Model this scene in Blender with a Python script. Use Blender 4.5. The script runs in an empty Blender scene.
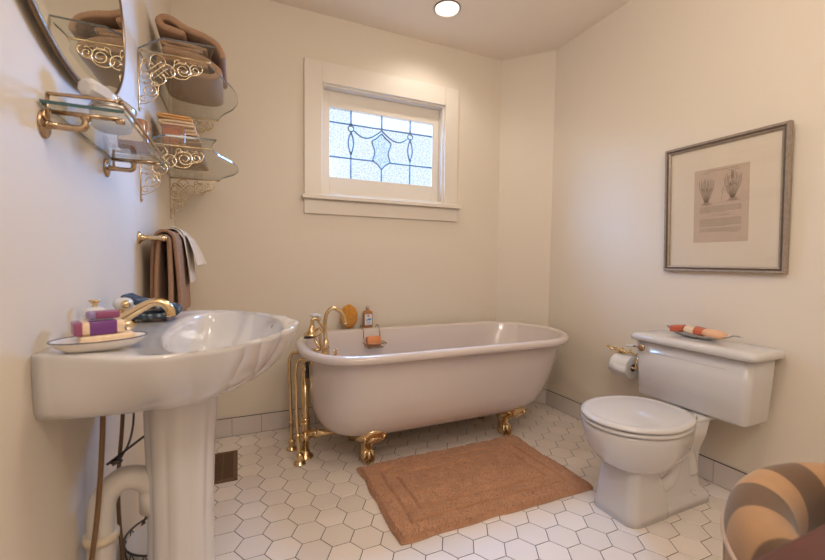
import bpy, bmesh, math, random
from mathutils import Vector, Matrix, noise
random.seed(7)
C = bpy.context.scene.collection
PI = math.pi

# ------------------------------------------------------------------ room numbers
W, D, H = 2.254, 2.380, 2.400          # right wall x, back wall y, ceiling z
X1, Y2 = 2.011, 2.110                  # chamfered corner
FRONT = -1.25
HB = 0.1028                            # baseboard height

# ------------------------------------------------------------------ materials
def mat(name, col, rough=0.5, metal=0.0, coat=0.0, noise_scale=None, noise_amt=0.0,
        bump=0.0, bump_scale=200.0, spec=0.5, sheen=0.0, sss=0.0):
    m = bpy.data.materials.new(name); m.use_nodes = True
    nt = m.node_tree; b = nt.nodes['Principled BSDF']
    b.inputs['Base Color'].default_value = (*col, 1)
    b.inputs['Roughness'].default_value = rough
    b.inputs['Metallic'].default_value = metal
    b.inputs['Coat Weight'].default_value = coat
    b.inputs['Coat Roughness'].default_value = 0.05
    b.inputs['Specular IOR Level'].default_value = spec
    if sheen:
        b.inputs['Sheen Weight'].default_value = sheen
        b.inputs['Sheen Roughness'].default_value = 0.6
    if sss:
        b.inputs['Subsurface Weight'].default_value = sss
        b.inputs['Subsurface Scale'].default_value = 0.01
    tc = nt.nodes.new('ShaderNodeTexCoord')
    if noise_scale:
        n = nt.nodes.new('ShaderNodeTexNoise'); n.inputs['Scale'].default_value = noise_scale
        n.inputs['Detail'].default_value = 4
        nt.links.new(tc.outputs['Object'], n.inputs['Vector'])
        r = nt.nodes.new('ShaderNodeMix'); r.data_type = 'RGBA'
        r.inputs[6].default_value = (*[c*(1-noise_amt) for c in col], 1)
        r.inputs[7].default_value = (*[min(1, c*(1+noise_amt)) for c in col], 1)
        nt.links.new(n.outputs['Fac'], r.inputs[0])
        nt.links.new(r.outputs[2], b.inputs['Base Color'])
    if bump:
        n2 = nt.nodes.new('ShaderNodeTexNoise'); n2.inputs['Scale'].default_value = bump_scale
        n2.inputs['Detail'].default_value = 3
        nt.links.new(tc.outputs['Object'], n2.inputs['Vector'])
        bp = nt.nodes.new('ShaderNodeBump'); bp.inputs['Strength'].default_value = bump
        bp.inputs['Distance'].default_value = 0.002
        nt.links.new(n2.outputs['Fac'], bp.inputs['Height'])
        nt.links.new(bp.outputs[0], b.inputs['Normal'])
    return m

M = {}
M['wall'] = mat('cream_paint', (.78, .685, .565), .55, bump=.12, bump_scale=90, noise_scale=1.5, noise_amt=.012)
M['ceil'] = mat('ceiling_paint', (.88, .77, .645), .7, bump=.1, bump_scale=90)
M['trim'] = mat('trim_gloss_paint', (.81, .725, .62), .35)
M['grout'] = mat('dark_grout', (.05, .036, .026), .9)
M['grout_light'] = mat('baseboard_grout', (.07, .05, .036), .9)
M['porcelain'] = mat('white_porcelain', (.67, .635, .62), .10, coat=.6)
M['enamel'] = mat('white_enamel', (.67, .575, .525), .16, coat=.4)
M['brass'] = mat('polished_brass', (.76, .57, .32), .2, metal=1)
M['brass_light'] = mat('light_brass', (.76, .60, .38), .22, metal=1)
M['brass_old'] = mat('aged_brass', (.50, .36, .23), .25, metal=1, noise_scale=60, noise_amt=.3)
M['brass_dark'] = mat('dark_aged_brass', (.26, .18, .12), .3, metal=1, noise_scale=80, noise_amt=.35)
M['chrome'] = mat('chrome', (.8, .8, .82), .08, metal=1)
M['silver'] = mat('tarnished_silver', (.50, .46, .42), .35, metal=1, noise_scale=90, noise_amt=.4)
M['black'] = mat('black_rubber', (.02, .018, .016), .4)
M['towel'] = mat('taupe_terry', (.41, .235, .135), .95, noise_scale=170, noise_amt=.32, bump=1.0, bump_scale=480, sheen=.1)
M['towel2'] = mat('brown_terry', (.35, .19, .105), .95, noise_scale=170, noise_amt=.35, bump=1.0, bump_scale=480, sheen=.1)
M['cloth_white'] = mat('cream_cloth', (.78, .69, .60), .9, bump=.6, bump_scale=400)
M['peach'] = mat('peach_terry', (.80, .43, .16), .95, noise_scale=250, noise_amt=.12, bump=1, bump_scale=450)
M['peach_light'] = mat('pale_peach_terry', (.85, .62, .40), .95, noise_scale=250, noise_amt=.12, bump=1, bump_scale=450)
M['rug'] = mat('rug_pile', (.53, .27, .145), .97, noise_scale=26, noise_amt=.27, sheen=.3)
M['sponge'] = mat('sea_sponge', (.62, .27, .045), .95, noise_scale=90, noise_amt=.45, bump=1, bump_scale=120)
M['amber'] = mat('amber_liquid', (.42, .17, .05), .12, coat=.5)
M['label'] = mat('paper_label', (.75, .74, .74), .5)
M['label_blue'] = mat('blue_print', (.12, .25, .5), .5)
M['label_red'] = mat('red_print', (.6, .15, .12), .5)
M['soap_red'] = mat('red_soap', (.55, .12, .055), .4, noise_scale=40, noise_amt=.2, coat=.2)
M['soap_cream'] = mat('cream_soap', (.80, .64, .46), .4, coat=.2)
M['soap_peach'] = mat('peach_soap', (.80, .46, .27), .35, coat=.2)
M['soap_orange'] = mat('orange_soap', (.70, .24, .08), .4, coat=.2)
M['soap_oat'] = mat('oatmeal_soap', (.80, .61, .42), .55, noise_scale=110, noise_amt=.25)
M['purple'] = mat('purple_wrap', (.17, .045, .22), .4, coat=.3)
M['purple_red'] = mat('plum_wrap', (.28, .07, .16), .35, coat=.3)
M['plastic_white'] = mat('white_plastic_pipe', (.66, .60, .54), .3)
M['plastic_cream'] = mat('cream_collar', (.70, .58, .42), .45)
M['grey_plastic'] = mat('pale_grey_plastic', (.62, .58, .57), .35)
M['paper'] = mat('tissue_paper', (.84, .81, .79), .9, bump=.3, bump_scale=150)
M['mat_board'] = mat('mat_board', (.80, .68, .53), .8)
M['print'] = mat('aged_print_paper', (.62, .47, .355), .85, noise_scale=12, noise_amt=.06)
M['ink'] = mat('engraving_ink', (.20, .14, .10), .9)
M['frame'] = mat('silver_wood_frame', (.36, .29, .225), .45, metal=.35, noise_scale=70, noise_amt=.35)
M['frame_dark'] = mat('dark_frame_groove', (.11, .075, .05), .5)
M['bronze'] = mat('bronze_register', (.20, .12, .075), .4, metal=.6, noise_scale=60, noise_amt=.2)
M['lead'] = mat('lead_came', (.20, .28, .42), .55, metal=.2)
M['jar'] = mat('brown_glass_candle', (.30, .13, .075), .08, coat=.8)
M['mahogany'] = mat('mahogany', (.075, .015, .009), .5, coat=.05, noise_scale=25, noise_amt=.4)
M['chair_wood'] = mat('pale_wood_trim', (.62, .47, .38), .35)
M['glass_edge'] = mat('teal_glass_edge', (.03, .09, .095), .1, coat=.5)
M['hose'] = mat('old_copper_tube', (.22, .13, .065), .3, metal=.7)
M['wire'] = mat('dark_wire', (.10, .085, .08), .35, metal=.9)

def glassy(name, tint, gloss_rough=.02, extra=0.0):
    m = bpy.data.materials.new(name); m.use_nodes = True
    nt = m.node_tree; nt.nodes.clear()
    o = nt.nodes.new('ShaderNodeOutputMaterial'); mix = nt.nodes.new('ShaderNodeMixShader')
    t = nt.nodes.new('ShaderNodeBsdfTransparent'); t.inputs[0].default_value = (*tint, 1)
    g = nt.nodes.new('ShaderNodeBsdfGlossy'); g.inputs['Roughness'].default_value = gloss_rough
    f = nt.nodes.new('ShaderNodeLayerWeight'); f.inputs[0].default_value = .5
    pw = nt.nodes.new('ShaderNodeMath'); pw.operation = 'POWER'; pw.inputs[1].default_value = 5
    nt.links.new(f.outputs['Facing'], pw.inputs[0])
    ml = nt.nodes.new('ShaderNodeMath'); ml.operation = 'MULTIPLY'; ml.inputs[1].default_value = .9
    nt.links.new(pw.outputs[0], ml.inputs[0])
    a = nt.nodes.new('ShaderNodeMath'); a.operation = 'ADD'; a.inputs[1].default_value = .035+extra; a.use_clamp = True
    nt.links.new(ml.outputs[0], a.inputs[0]); nt.links.new(a.outputs[0], mix.inputs[0])
    nt.links.new(t.outputs[0], mix.inputs[1]); nt.links.new(g.outputs[0], mix.inputs[2])
    nt.links.new(mix.outputs[0], o.inputs[0])
    return m
M['glass'] = glassy('clear_shelf_glass', (.955, .97, .96))
M['picture_glass'] = glassy('picture_glass', (.98, .98, .98), .03)

def make_pane(name, tint, scale, amt):
    """pebbled leaded glass: lets daylight through, scatters a little, reflects a little"""
    m = bpy.data.materials.new(name); m.use_nodes = True
    nt = m.node_tree; nt.nodes.clear()
    o = nt.nodes.new('ShaderNodeOutputMaterial')
    t = nt.nodes.new('ShaderNodeBsdfTransparent')
    tr = nt.nodes.new('ShaderNodeBsdfTranslucent'); tr.inputs[0].default_value = (.8, .88, .95, 1)
    g = nt.nodes.new('ShaderNodeBsdfGlossy'); g.inputs['Roughness'].default_value = .2
    m1 = nt.nodes.new('ShaderNodeMixShader'); m2 = nt.nodes.new('ShaderNodeMixShader')
    m1.inputs[0].default_value = .004; m2.inputs[0].default_value = .02
    tc = nt.nodes.new('ShaderNodeTexCoord')
    v = nt.nodes.new('ShaderNodeTexVoronoi'); v.inputs['Scale'].default_value = scale
    n = nt.nodes.new('ShaderNodeTexNoise'); n.inputs['Scale'].default_value = scale*.8; n.inputs['Detail'].default_value = 3
    nt.links.new(tc.outputs['Object'], v.inputs['Vector']); nt.links.new(tc.outputs['Object'], n.inputs['Vector'])
    mu = nt.nodes.new('ShaderNodeMath'); mu.operation = 'MULTIPLY'
    nt.links.new(v.outputs['Distance'], mu.inputs[0]); nt.links.new(n.outputs['Fac'], mu.inputs[1])
    cr = nt.nodes.new('ShaderNodeValToRGB')
    cr.color_ramp.elements[0].position = .05; cr.color_ramp.elements[1].position = .4
    cr.color_ramp.elements[0].color = (*tint, 1)
    cr.color_ramp.elements[1].color = (*[c*(1-amt*k) for c, k in zip(tint, (1.3, 1, .7))], 1)
    nt.links.new(mu.outputs[0], cr.inputs[0]); nt.links.new(cr.outputs[0], t.inputs[0])
    nt.links.new(t.outputs[0], m1.inputs[1]); nt.links.new(tr.outputs[0], m1.inputs[2])
    nt.links.new(m1.outputs[0], m2.inputs[1]); nt.links.new(g.outputs[0], m2.inputs[2])
    nt.links.new(m2.outputs[0], o.inputs[0])
    return m
M['pane'] = make_pane('pebbled_glass', (.96, .975, 1.0), 110, .16)
M['pane_clear'] = make_pane('pale_top_glass', (1, 1, 1), 60, .06)
M['pane_aqua'] = make_pane('aqua_textured_glass', (.95, .985, .99), 110, .07)

def frosted(name, tint, fac):
    m = bpy.data.materials.new(name); m.use_nodes = True
    nt = m.node_tree; nt.nodes.clear()
    o = nt.nodes.new('ShaderNodeOutputMaterial'); mx = nt.nodes.new('ShaderNodeMixShader'); mx.inputs[0].default_value = fac
    t = nt.nodes.new('ShaderNodeBsdfTransparent')
    p = nt.nodes.new('ShaderNodeBsdfPrincipled'); p.inputs['Base Color'].default_value = (*tint, 1); p.inputs['Roughness'].default_value = .25
    nt.links.new(t.outputs[0], mx.inputs[1]); nt.links.new(p.outputs[0], mx.inputs[2]); nt.links.new(mx.outputs[0], o.inputs[0])
    return m
M['frosted'] = frosted('frosted_white_glass', (.80, .76, .72), .72)

m = bpy.data.materials.new('mirror_silver'); m.use_nodes = True
b = m.node_tree.nodes['Principled BSDF']; b.inputs['Metallic'].default_value = 1
b.inputs['Base Color'].default_value = (.86, .88, .84, 1); b.inputs['Roughness'].default_value = .015
M['mirror'] = m

def emitter(name, col, s):
    m = bpy.data.materials.new(name); m.use_nodes = True
    b = m.node_tree.nodes['Principled BSDF']
    b.inputs['Emission Color'].default_value = (*col, 1); b.inputs['Emission Strength'].default_value = s
    return m
M['bulb'] = emitter('lit_bulb', (1, .93, .82), 9.0)

def tile_mat(name, col, rough):
    m = bpy.data.materials.new(name); m.use_nodes = True
    nt = m.node_tree; b = nt.nodes['Principled BSDF']
    b.inputs['Roughness'].default_value = rough; b.inputs['Coat Weight'].default_value = .15
    a = nt.nodes.new('ShaderNodeAttribute'); a.attribute_name = 'tone'
    r = nt.nodes.new('ShaderNodeMix'); r.data_type = 'RGBA'
    r.inputs[6].default_value = (*[c*.93 for c in col], 1); r.inputs[7].default_value = (*[min(1, c*1.05) for c in col], 1)
    nt.links.new(a.outputs['Fac'], r.inputs[0]); nt.links.new(r.outputs[2], b.inputs['Base Color'])
    return m
M['tile'] = tile_mat('hex_floor_tile', (.84, .735, .655), .28)
M['base_tile'] = mat('baseboard_tile', (.70, .62, .57), .18, coat=.3, noise_scale=6, noise_amt=.02)

def stripe_mat():
    """wide brown and tan stripes that run radially round the chair's barrel back"""
    m = bpy.data.materials.new('striped_upholstery'); m.use_nodes = True
    nt = m.node_tree; b = nt.nodes['Principled BSDF']; b.inputs['Roughness'].default_value = .75
    b.inputs['Sheen Weight'].default_value = .3
    a = nt.nodes.new('ShaderNodeAttribute'); a.attribute_name = 'arc'
    f = nt.nodes.new('ShaderNodeMath'); f.operation = 'FRACT'; nt.links.new(a.outputs['Fac'], f.inputs[0])
    cr = nt.nodes.new('ShaderNodeValToRGB'); cr.color_ramp.interpolation = 'LINEAR'
    e = cr.color_ramp.elements
    tan = (.50, .265, .115, 1); br = (.15, .070, .026, 1)
    e[0].position = 0; e[0].color = tan; e[1].position = .46; e[1].color = tan
    for p, c in ((.49, br), (.97, br), (1.0, tan)):
        k = e.new(p); k.color = c
    nt.links.new(f.outputs[0], cr.inputs[0])
    n = nt.nodes.new('ShaderNodeTexNoise'); n.inputs['Scale'].default_value = 14; n.inputs['Detail'].default_value = 4
    tc = nt.nodes.new('ShaderNodeTexCoord'); nt.links.new(tc.outputs['Object'], n.inputs['Vector'])
    mx = nt.nodes.new('ShaderNodeMix'); mx.data_type = 'RGBA'; mx.blend_type = 'MULTIPLY'; mx.inputs[0].default_value = .35
    nt.links.new(cr.outputs[0], mx.inputs[6]); nt.links.new(n.outputs['Fac'], mx.inputs[7]); nt.links.new(mx.outputs[2], b.inputs['Base Color'])
    return m
M['stripes'] = stripe_mat()

def floral_mat():
    m = mat('blue_floral_cloth', (.05, .08, .11), .85)
    nt = m.node_tree; b = nt.nodes['Principled BSDF']
    v = nt.nodes.new('ShaderNodeTexVoronoi'); v.inputs['Scale'].default_value = 70
    tc = nt.nodes.new('ShaderNodeTexCoord'); nt.links.new(tc.outputs['Object'], v.inputs['Vector'])
    cr = nt.nodes.new('ShaderNodeValToRGB'); e = cr.color_ramp.elements
    e[0].position = .0; e[0].color = (.42, .40, .33, 1); e[1].position = .45; e[1].color = (.035, .05, .075, 1)
    k = e.new(.18); k.color = (.25, .29, .29, 1); k = e.new(.28); k.color = (.09, .13, .16, 1)
    nt.links.new(v.outputs['Distance'], cr.inputs[0]); nt.links.new(cr.outputs[0], b.inputs['Base Color'])
    return m
M['floral'] = floral_mat()

# ------------------------------------------------------------------ helpers
def thing(name, loc, label, cat, group=None):
    o = bpy.data.objects.new(name, None); C.objects.link(o); o.location = loc
    o.empty_display_size = .05
    o['label'] = label; o['category'] = cat
    if group: o['group'] = group
    return o

def wpos(o):
    v = Vector((0, 0, 0))
    while o is not None:
        v += Vector(o.location); o = o.parent
    return v

def obj(name, bm, material, parent=None, smooth=True, label=None, cat=None, group=None,
        sub=0, bev=0.0, origin=None, fix=True, kind=None, angle=None):
    """links a bmesh (in world coordinates) as ONE mesh object"""
    if fix: bmesh.ops.recalc_face_normals(bm, faces=bm.faces)
    me = bpy.data.meshes.new(name)
    base = wpos(parent) if parent is not None else Vector(origin if origin else (0, 0, 0))
    local = Vector((0, 0, 0))
    if parent is not None and origin is not None:
        local = Vector(origin) - base
    off = base + local
    for v in bm.verts: v.co -= off
    bm.to_mesh(me); bm.free()
    for p in me.polygons: p.use_smooth = smooth
    if smooth and angle is not None:
        me.set_sharp_from_angle(angle=math.radians(angle))
    mats = material if isinstance(material, (list, tuple)) else [material]
    for mm in mats: me.materials.append(mm)
    o = bpy.data.objects.new(name, me); C.objects.link(o)
    if parent is not None: o.parent = parent; o.location = local
    else: o.location = off
    if label: o['label'] = label
    if cat: o['category'] = cat
    if group: o['group'] = group
    if kind: o['kind'] = kind
    if bev:
        md = o.modifiers.new('b', 'BEVEL'); md.width = bev; md.segments = 2; md.limit_method = 'ANGLE'
    if sub:
        md = o.modifiers.new('s', 'SUBSURF'); md.levels = sub; md.render_levels = sub
    return o

def box(bm, c, s, bev=0.0, seg=2, rot=None, mi=0):
    r = bmesh.ops.create_cube(bm, size=1)
    vs = r['verts']
    for v in vs: v.co = Vector((v.co.x*s[0], v.co.y*s[1], v.co.z*s[2]))
    if bev:
        es = list({e for v in vs for e in v.link_edges})
        q = bmesh.ops.bevel(bm, geom=es, offset=bev, segments=seg, affect='EDGES', profile=.5)
        vs = list({v for f in q['faces'] for v in f.verts} | {v for v in vs if v.is_valid})
    fs = {f for v in vs for f in v.link_faces}
    for f in fs: f.material_index = mi
    if rot is not None:
        for v in vs: v.co = rot @ v.co
    for v in vs: v.co += Vector(c)
    return vs

def box2(bm, a, b, bev=0.0, seg=2, mi=0):
    return box(bm, [(p+q)/2 for p, q in zip(a, b)], [abs(q-p) for p, q in zip(a, b)], bev, seg, None, mi)

def rings(bm, rs, cap0=True, cap1=True, closed=True, loop=False, mi=0):
    V = [[bm.verts.new(p) for p in r] for r in rs]
    n = len(V[0]); fs = []
    rng = range(len(V)) if loop else range(len(V)-1)
    for i in rng:
        A, B = V[i], V[(i+1) % len(V)]
        for j in range(n if closed else n-1):
            k = (j+1) % n
            try: fs.append(bm.faces.new((A[j], A[k], B[k], B[j])))
            except ValueError: pass
    if cap0 and not loop and n > 2: fs.append(bm.faces.new(V[0][::-1]))
    if cap1 and not loop and n > 2: fs.append(bm.faces.new(V[-1]))
    for f in fs: f.material_index = mi
    return V

def tube(bm, pts, r, seg=10, closed=False, caps=True, mi=0, flat=1.0):
    pts = [Vector(p) for p in pts]; n = len(pts)
    rr = r if isinstance(r, (list, tuple)) else [r]*n
    T = []
    for i in range(n):
        if closed: t = pts[(i+1) % n]-pts[i-1]
        else: t = pts[min(i+1, n-1)]-pts[max(i-1, 0)]
        if t.length < 1e-9: t = Vector((0, 0, 1))
        T.append(t.normalized())
    up = Vector((0, 0, 1)) if abs(T[0].z) < .9 else Vector((1, 0, 0))
    N = (up - T[0]*up.dot(T[0])).normalized(); rs = []
    for i in range(n):
        N = (N - T[i]*N.dot(T[i]))
        N = N.normalized() if N.length > 1e-6 else T[i].orthogonal().normalized()
        B = T[i].cross(N)
        rs.append([pts[i] + (N*math.cos(2*PI*k/seg)*flat + B*math.sin(2*PI*k/seg))*rr[i] for k in range(seg)])
    rings(bm, rs, caps and not closed, caps and not closed, loop=closed, mi=mi)

def spline(P, n=8, closed=False):
    P = [Vector(p) for p in P]; out = []; m = len(P)
    def g(i): return P[i % m] if closed else P[max(0, min(m-1, i))]
    for i in range(m if closed else m-1):
        a, b, c, d = g(i-1), g(i), g(i+1), g(i+2)
        for k in range(n):
            t = k/n
            out.append(.5*((2*b)+(c-a)*t+(2*a-5*b+4*c-d)*t*t+(3*b-a-3*c+d)*t**3))
    if not closed: out.append(P[-1])
    return out

def lathe(bm, prof, c, axis=(0, 0, 1), seg=24, mi=0, cap0=True, cap1=True):
    """prof: (radius, height along axis)"""
    ax = Vector(axis).normalized(); q = Vector((0, 0, 1)).rotation_difference(ax)
    rs = [[Vector(c) + q @ Vector((r*math.cos(2*PI*k/seg), r*math.sin(2*PI*k/seg), h)) for k in range(seg)] for r, h in prof]
    return rings(bm, rs, cap0, cap1, mi=mi)

def ellipsoid(bm, c, s, u=20, v=12, rot=None, p=1.0):
    rs = []
    for i in range(1, v):
        a = PI*i/v; ring = []
        for k in range(u):
            t = 2*PI*k/u
            f = lambda q: math.copysign(abs(q)**p, q)
            q = Vector((s[0]*f(math.sin(a))*f(math.cos(t)), s[1]*f(math.sin(a))*f(math.sin(t)), s[2]*f(math.cos(a))))
            if rot is not None: q = rot @ q
            ring.append(q+Vector(c))
        rs.append(ring)
    rings(bm, rs)

def lerp(a, b, t): return a+(b-a)*t
def interp(tab, x):
    if x <= tab[0][0]: return tab[0][1]
    for (a, p), (b, q) in zip(tab, tab[1:]):
        if x <= b:
            t = (x-a)/(b-a); t = t*t*(3-2*t) if False else t
            return lerp(p, q, t)
    return tab[-1][1]
def csamp(tab, x):
    """smooth (Catmull) table lookup"""
    n = len(tab)
    if x <= tab[0][0]: return tab[0][1]
    if x >= tab[-1][0]: return tab[-1][1]
    for i in range(n-1):
        if x <= tab[i+1][0]:
            x0, y0 = tab[i]; x1, y1 = tab[i+1]
            m0 = (y1-tab[max(i-1, 0)][1])/(x1-tab[max(i-1, 0)][0] or 1)
            m1 = (tab[min(i+2, n-1)][1]-y0)/(tab[min(i+2, n-1)][0]-x0)
            h = x1-x0; t = (x-x0)/h
            return (2*t**3-3*t**2+1)*y0+(t**3-2*t**2+t)*h*m0+(-2*t**3+3*t**2)*y1+(t**3-t**2)*h*m1
def sweep_sheet(bm, path, th, y0, y1, ny=14, wob=.003, seedv=0.0):
    """a thick sheet following path in (x,z), running from y0 to y1 (folded cloth)"""
    pts = [Vector((p[0], 0, p[1])) for p in path]; n = len(pts); rs = []
    Nn = []
    for i in range(n):
        t = (pts[min(i+1, n-1)]-pts[max(i-1, 0)]).normalized(); Nn.append(Vector((-t.z, 0, t.x)))
    cols = []
    outline = []
    for i in range(n): outline.append(pts[i]+Nn[i]*th/2)
    # rounded end
    te = (pts[-1]-pts[-2]).normalized(); outline.append(pts[-1]+te*th*.45)
    for i in range(n-1, -1, -1): outline.append(pts[i]-Nn[i]*th/2)
    ts = (pts[0]-pts[1]).normalized(); outline.append(pts[0]+ts*th*.45)
    c = sum(pts, Vector())/n
    for j in range(ny+1):
        y = lerp(y0, y1, j/ny); e = min(j, ny-j)
        ring = []
        for k, p in enumerate(outline):
            q = Vector((p.x, y, p.z))
            w = noise.noise_vector(Vector((q.x*14+seedv, q.y*9, q.z*14)))*wob
            q += Vector((w.x, w.y*.6 if e else w.y*1.5, w.z*.6))
            ring.append(q)
        rs.append(ring)
    # soften the two cut ends
    def shrink(ring, dy):
        out = []
        for k, q in enumerate(ring):
            i = k if k < n else (2*n - k if k > n else n-1)
            i = max(0, min(n-1, i)); p = pts[i]
            out.append(Vector((lerp(q.x, p.x, .35), q.y+dy, lerp(q.z, p.z, .35))))
        return out
    rs = [shrink(rs[0], -th*.22)] + rs + [shrink(rs[-1], th*.22)]
    V = rings(bm, rs, False, False)
    # close ends with quads along the sheet
    for ringv in (V[0], V[-1]):
        m = len(ringv)
        for i in range(n-1):
            try: bm.faces.new((ringv[i], ringv[i+1], ringv[m-1-(i+1)-1], ringv[m-1-i-1]))
            except (ValueError, IndexError): pass
        try:
            bm.faces.new((ringv[n-1], ringv[n], ringv[n+1]))
            bm.faces.new((ringv[0], ringv[m-1], ringv[m-2]))
        except ValueError: pass

# ------------------------------------------------------------------ setting
def struct(name, bm, material, parent=None, **k):
    o = obj(name, bm, material, parent, **k)
    if parent is None: o['kind'] = 'structure'
    return o
T = .12
WX0, WX1, WZ0, WZ1 = .752, 1.562, 1.371, 2.012        # window opening (outer stop)
# back wall with an opening (built from four solid blocks that share one mesh)
bm = bmesh.new()
ox0, ox1, oz0, oz1 = WX0+.0, WX1-.0, WZ0-.0, WZ1+.0
box2(bm, (-T, D, 0), (ox0, D+T, H)); box2(bm, (ox1, D, 0), (X1, D+T, H))
box2(bm, (ox0, D, 0), (ox1, D+T, oz0)); box2(bm, (ox0, D, oz1), (ox1, D+T, H))
struct('wall_back', bm, M['wall'], smooth=False)
bm = bmesh.new(); box2(bm, (-T, FRONT, 0), (0, D, H)); struct('wall_left', bm, M['wall'], smooth=False)
bm = bmesh.new(); box2(bm, (W, FRONT, 0), (W+T, Y2, H)); struct('wall_right', bm, M['wall'], smooth=False)
bm = bmesh.new(); box2(bm, (-T, FRONT-T, 0), (W+T, FRONT, H)); struct('wall_front', bm, M['wall'], smooth=False)
bm = bmesh.new()
poly = [(X1, D), (W, Y2), (W+T, Y2), (W+T, D+T), (X1, D+T)]
rings(bm, [[(x, y, 0) for x, y in poly], [(x, y, H) for x, y in poly]])
struct('wall_corner', bm, M['wall'], smooth=False)
RP = (1.385, 2.03)                                     # recessed light
bm = bmesh.new()                                       # ceiling with a round hole for the recessed light
R0 = .066
out = []; inn = []; NS = 64
for k in range(NS):
    a = 2*PI*k/NS; cx, sy = math.cos(a), math.sin(a)
    inn.append((RP[0]+R0*cx, RP[1]+R0*sy, H))
    tx = ((W+T-RP[0]) if cx > 0 else (-T-RP[0]))/cx if abs(cx) > 1e-9 else 1e9
    ty = ((D+T-RP[1]) if sy > 0 else (FRONT-T-RP[1]))/sy if abs(sy) > 1e-9 else 1e9
    t = min(tx, ty); out.append((RP[0]+t*cx, RP[1]+t*sy, H))
top = [(x, y, H+.12) for x, y, z in out]; topi = [(x, y, H+.12) for x, y, z in inn]
rings(bm, [inn, out, top, topi], loop=True)
struct('ceiling', bm, M['ceil'], smooth=False)

# floor: hexagonal tiles over a grout bed, one object
LX, LY, LS = .52461-.0, 1.42056, .06191
bm = bmesh.new()
tone = bm.faces.layers.float.new('tone')
F3 = math.sqrt(3)*LS
g = .0013
for i in range(-10, 26):
    for j in range(-30, 14):
        cx = LX+1.5*LS*i; cy = LY+F3*(j+(i % 2)/2)
        if cx < -LS or cx > W+LS or cy < FRONT-F3 or cy > D+F3: continue
        tn = random.random()
        tx = random.uniform(-.0025, .0025); ty = random.uniform(-.0025, .0025)
        def rg(s, z): return [bm.verts.new((cx+s*math.cos(PI*k/3), cy+s*math.sin(PI*k/3), z+(tx*math.cos(PI*k/3)+ty*math.sin(PI*k/3))*s)) for k in range(6)]
        a = rg(LS-g, -.003); b2 = rg(LS-g-.0002, -.0010); c2 = rg(LS-g-.0015, 0)
        for P, Q in ((a, b2), (b2, c2)):
            for k in range(6):
                f = bm.faces.new((P[k], P[(k+1) % 6], Q[(k+1) % 6], Q[k])); f[tone] = tn
        f = bm.faces.new(c2); f[tone] = tn
def cut(bm, co, no):
    bmesh.ops.bisect_plane(bm, geom=bm.verts[:]+bm.edges[:]+bm.faces[:], dist=1e-6, plane_co=co, plane_no=no, clear_outer=True)
cut(bm, (0, 0, 0), (-1, 0, 0)); cut(bm, (W, 0, 0), (1, 0, 0)); cut(bm, (0, D, 0), (0, 1, 0)); cut(bm, (0, FRONT, 0), (0, -1, 0))
dn = Vector((W-X1, Y2-D, 0)); nn = Vector((-dn.y, dn.x, 0)).normalized()
cut(bm, (X1, D, 0), nn)
before = set(bm.faces)
pl = [(0, FRONT), (W, FRONT), (W, Y2), (X1, D), (0, D)]
rings(bm, [[(x, y, -.05) for x, y in pl], [(x, y, -.0014) for x, y in pl]])
for f in bm.faces:
    if f not in before: f.material_index = 1
struct('floor', bm, [M['tile'], M['grout']], smooth=False, fix=False)

# tiled baseboards
def baseboard(name, p0, p1, nrm, first, step=.1525):
    """p0->p1 along the wall foot, nrm into the room; first = distance of first joint"""
    bm = bmesh.new(); p0 = Vector((*p0, 0)); p1 = Vector((*p1, 0)); n = Vector((*nrm, 0)); L = (p1-p0).length; d = (p1-p0)/L
    def slab(a, b, z0, z1, th, bev, mi):
        vs = [p0+d*a, p0+d*b, p0+d*b+n*th, p0+d*a+n*th]
        if not bev:
            rings(bm, [[v+Vector((0, 0, z0)) for v in vs], [v+Vector((0, 0, z1)) for v in vs]], mi=mi); return
        c = bev
        lo = [v+Vector((0, 0, z0)) for v in vs]
        mid = [v+Vector((0, 0, z1-c)) for v in vs]
        tp = [p0+d*(a+c)+Vector((0, 0, z1)), p0+d*(b-c)+Vector((0, 0, z1)), p0+d*(b-c)+n*(th-c)+Vector((0, 0, z1)), p0+d*(a+c)+n*(th-c)+Vector((0, 0, z1))]
        rings(bm, [lo, mid, tp], mi=mi)
    slab(0, L, 0.0, HB-.0008, .0058, 0, 1)
    slab(0, L, HB-.0012, HB+.0008, .0050, 0, 1)
    s = first-step*math.ceil(first/step)
    while s < L:
        a, b = max(0, s)+.0009, min(L, s+step)-.0009
        if b-a > .01: slab(a, b, .0025, HB-.0012, .0085, .0012, 0)
        s += step
    return struct(name, bm, [M['base_tile'], M['grout_light']], smooth=False)
baseboard('baseboard_back', (0, D), (X1, D), (0, -1), .260)
dd = Vector((W-X1, Y2-D)).normalized()
baseboard('baseboard_corner', (X1, D), (W, Y2), (dd.y, -dd.x), .100)
baseboard('baseboard_right', (W, Y2), (W, FRONT), (-1, 0), .1555, .1515)
baseboard('baseboard_left', (0, FRONT), (0, D), (1, 0), .10)

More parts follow.
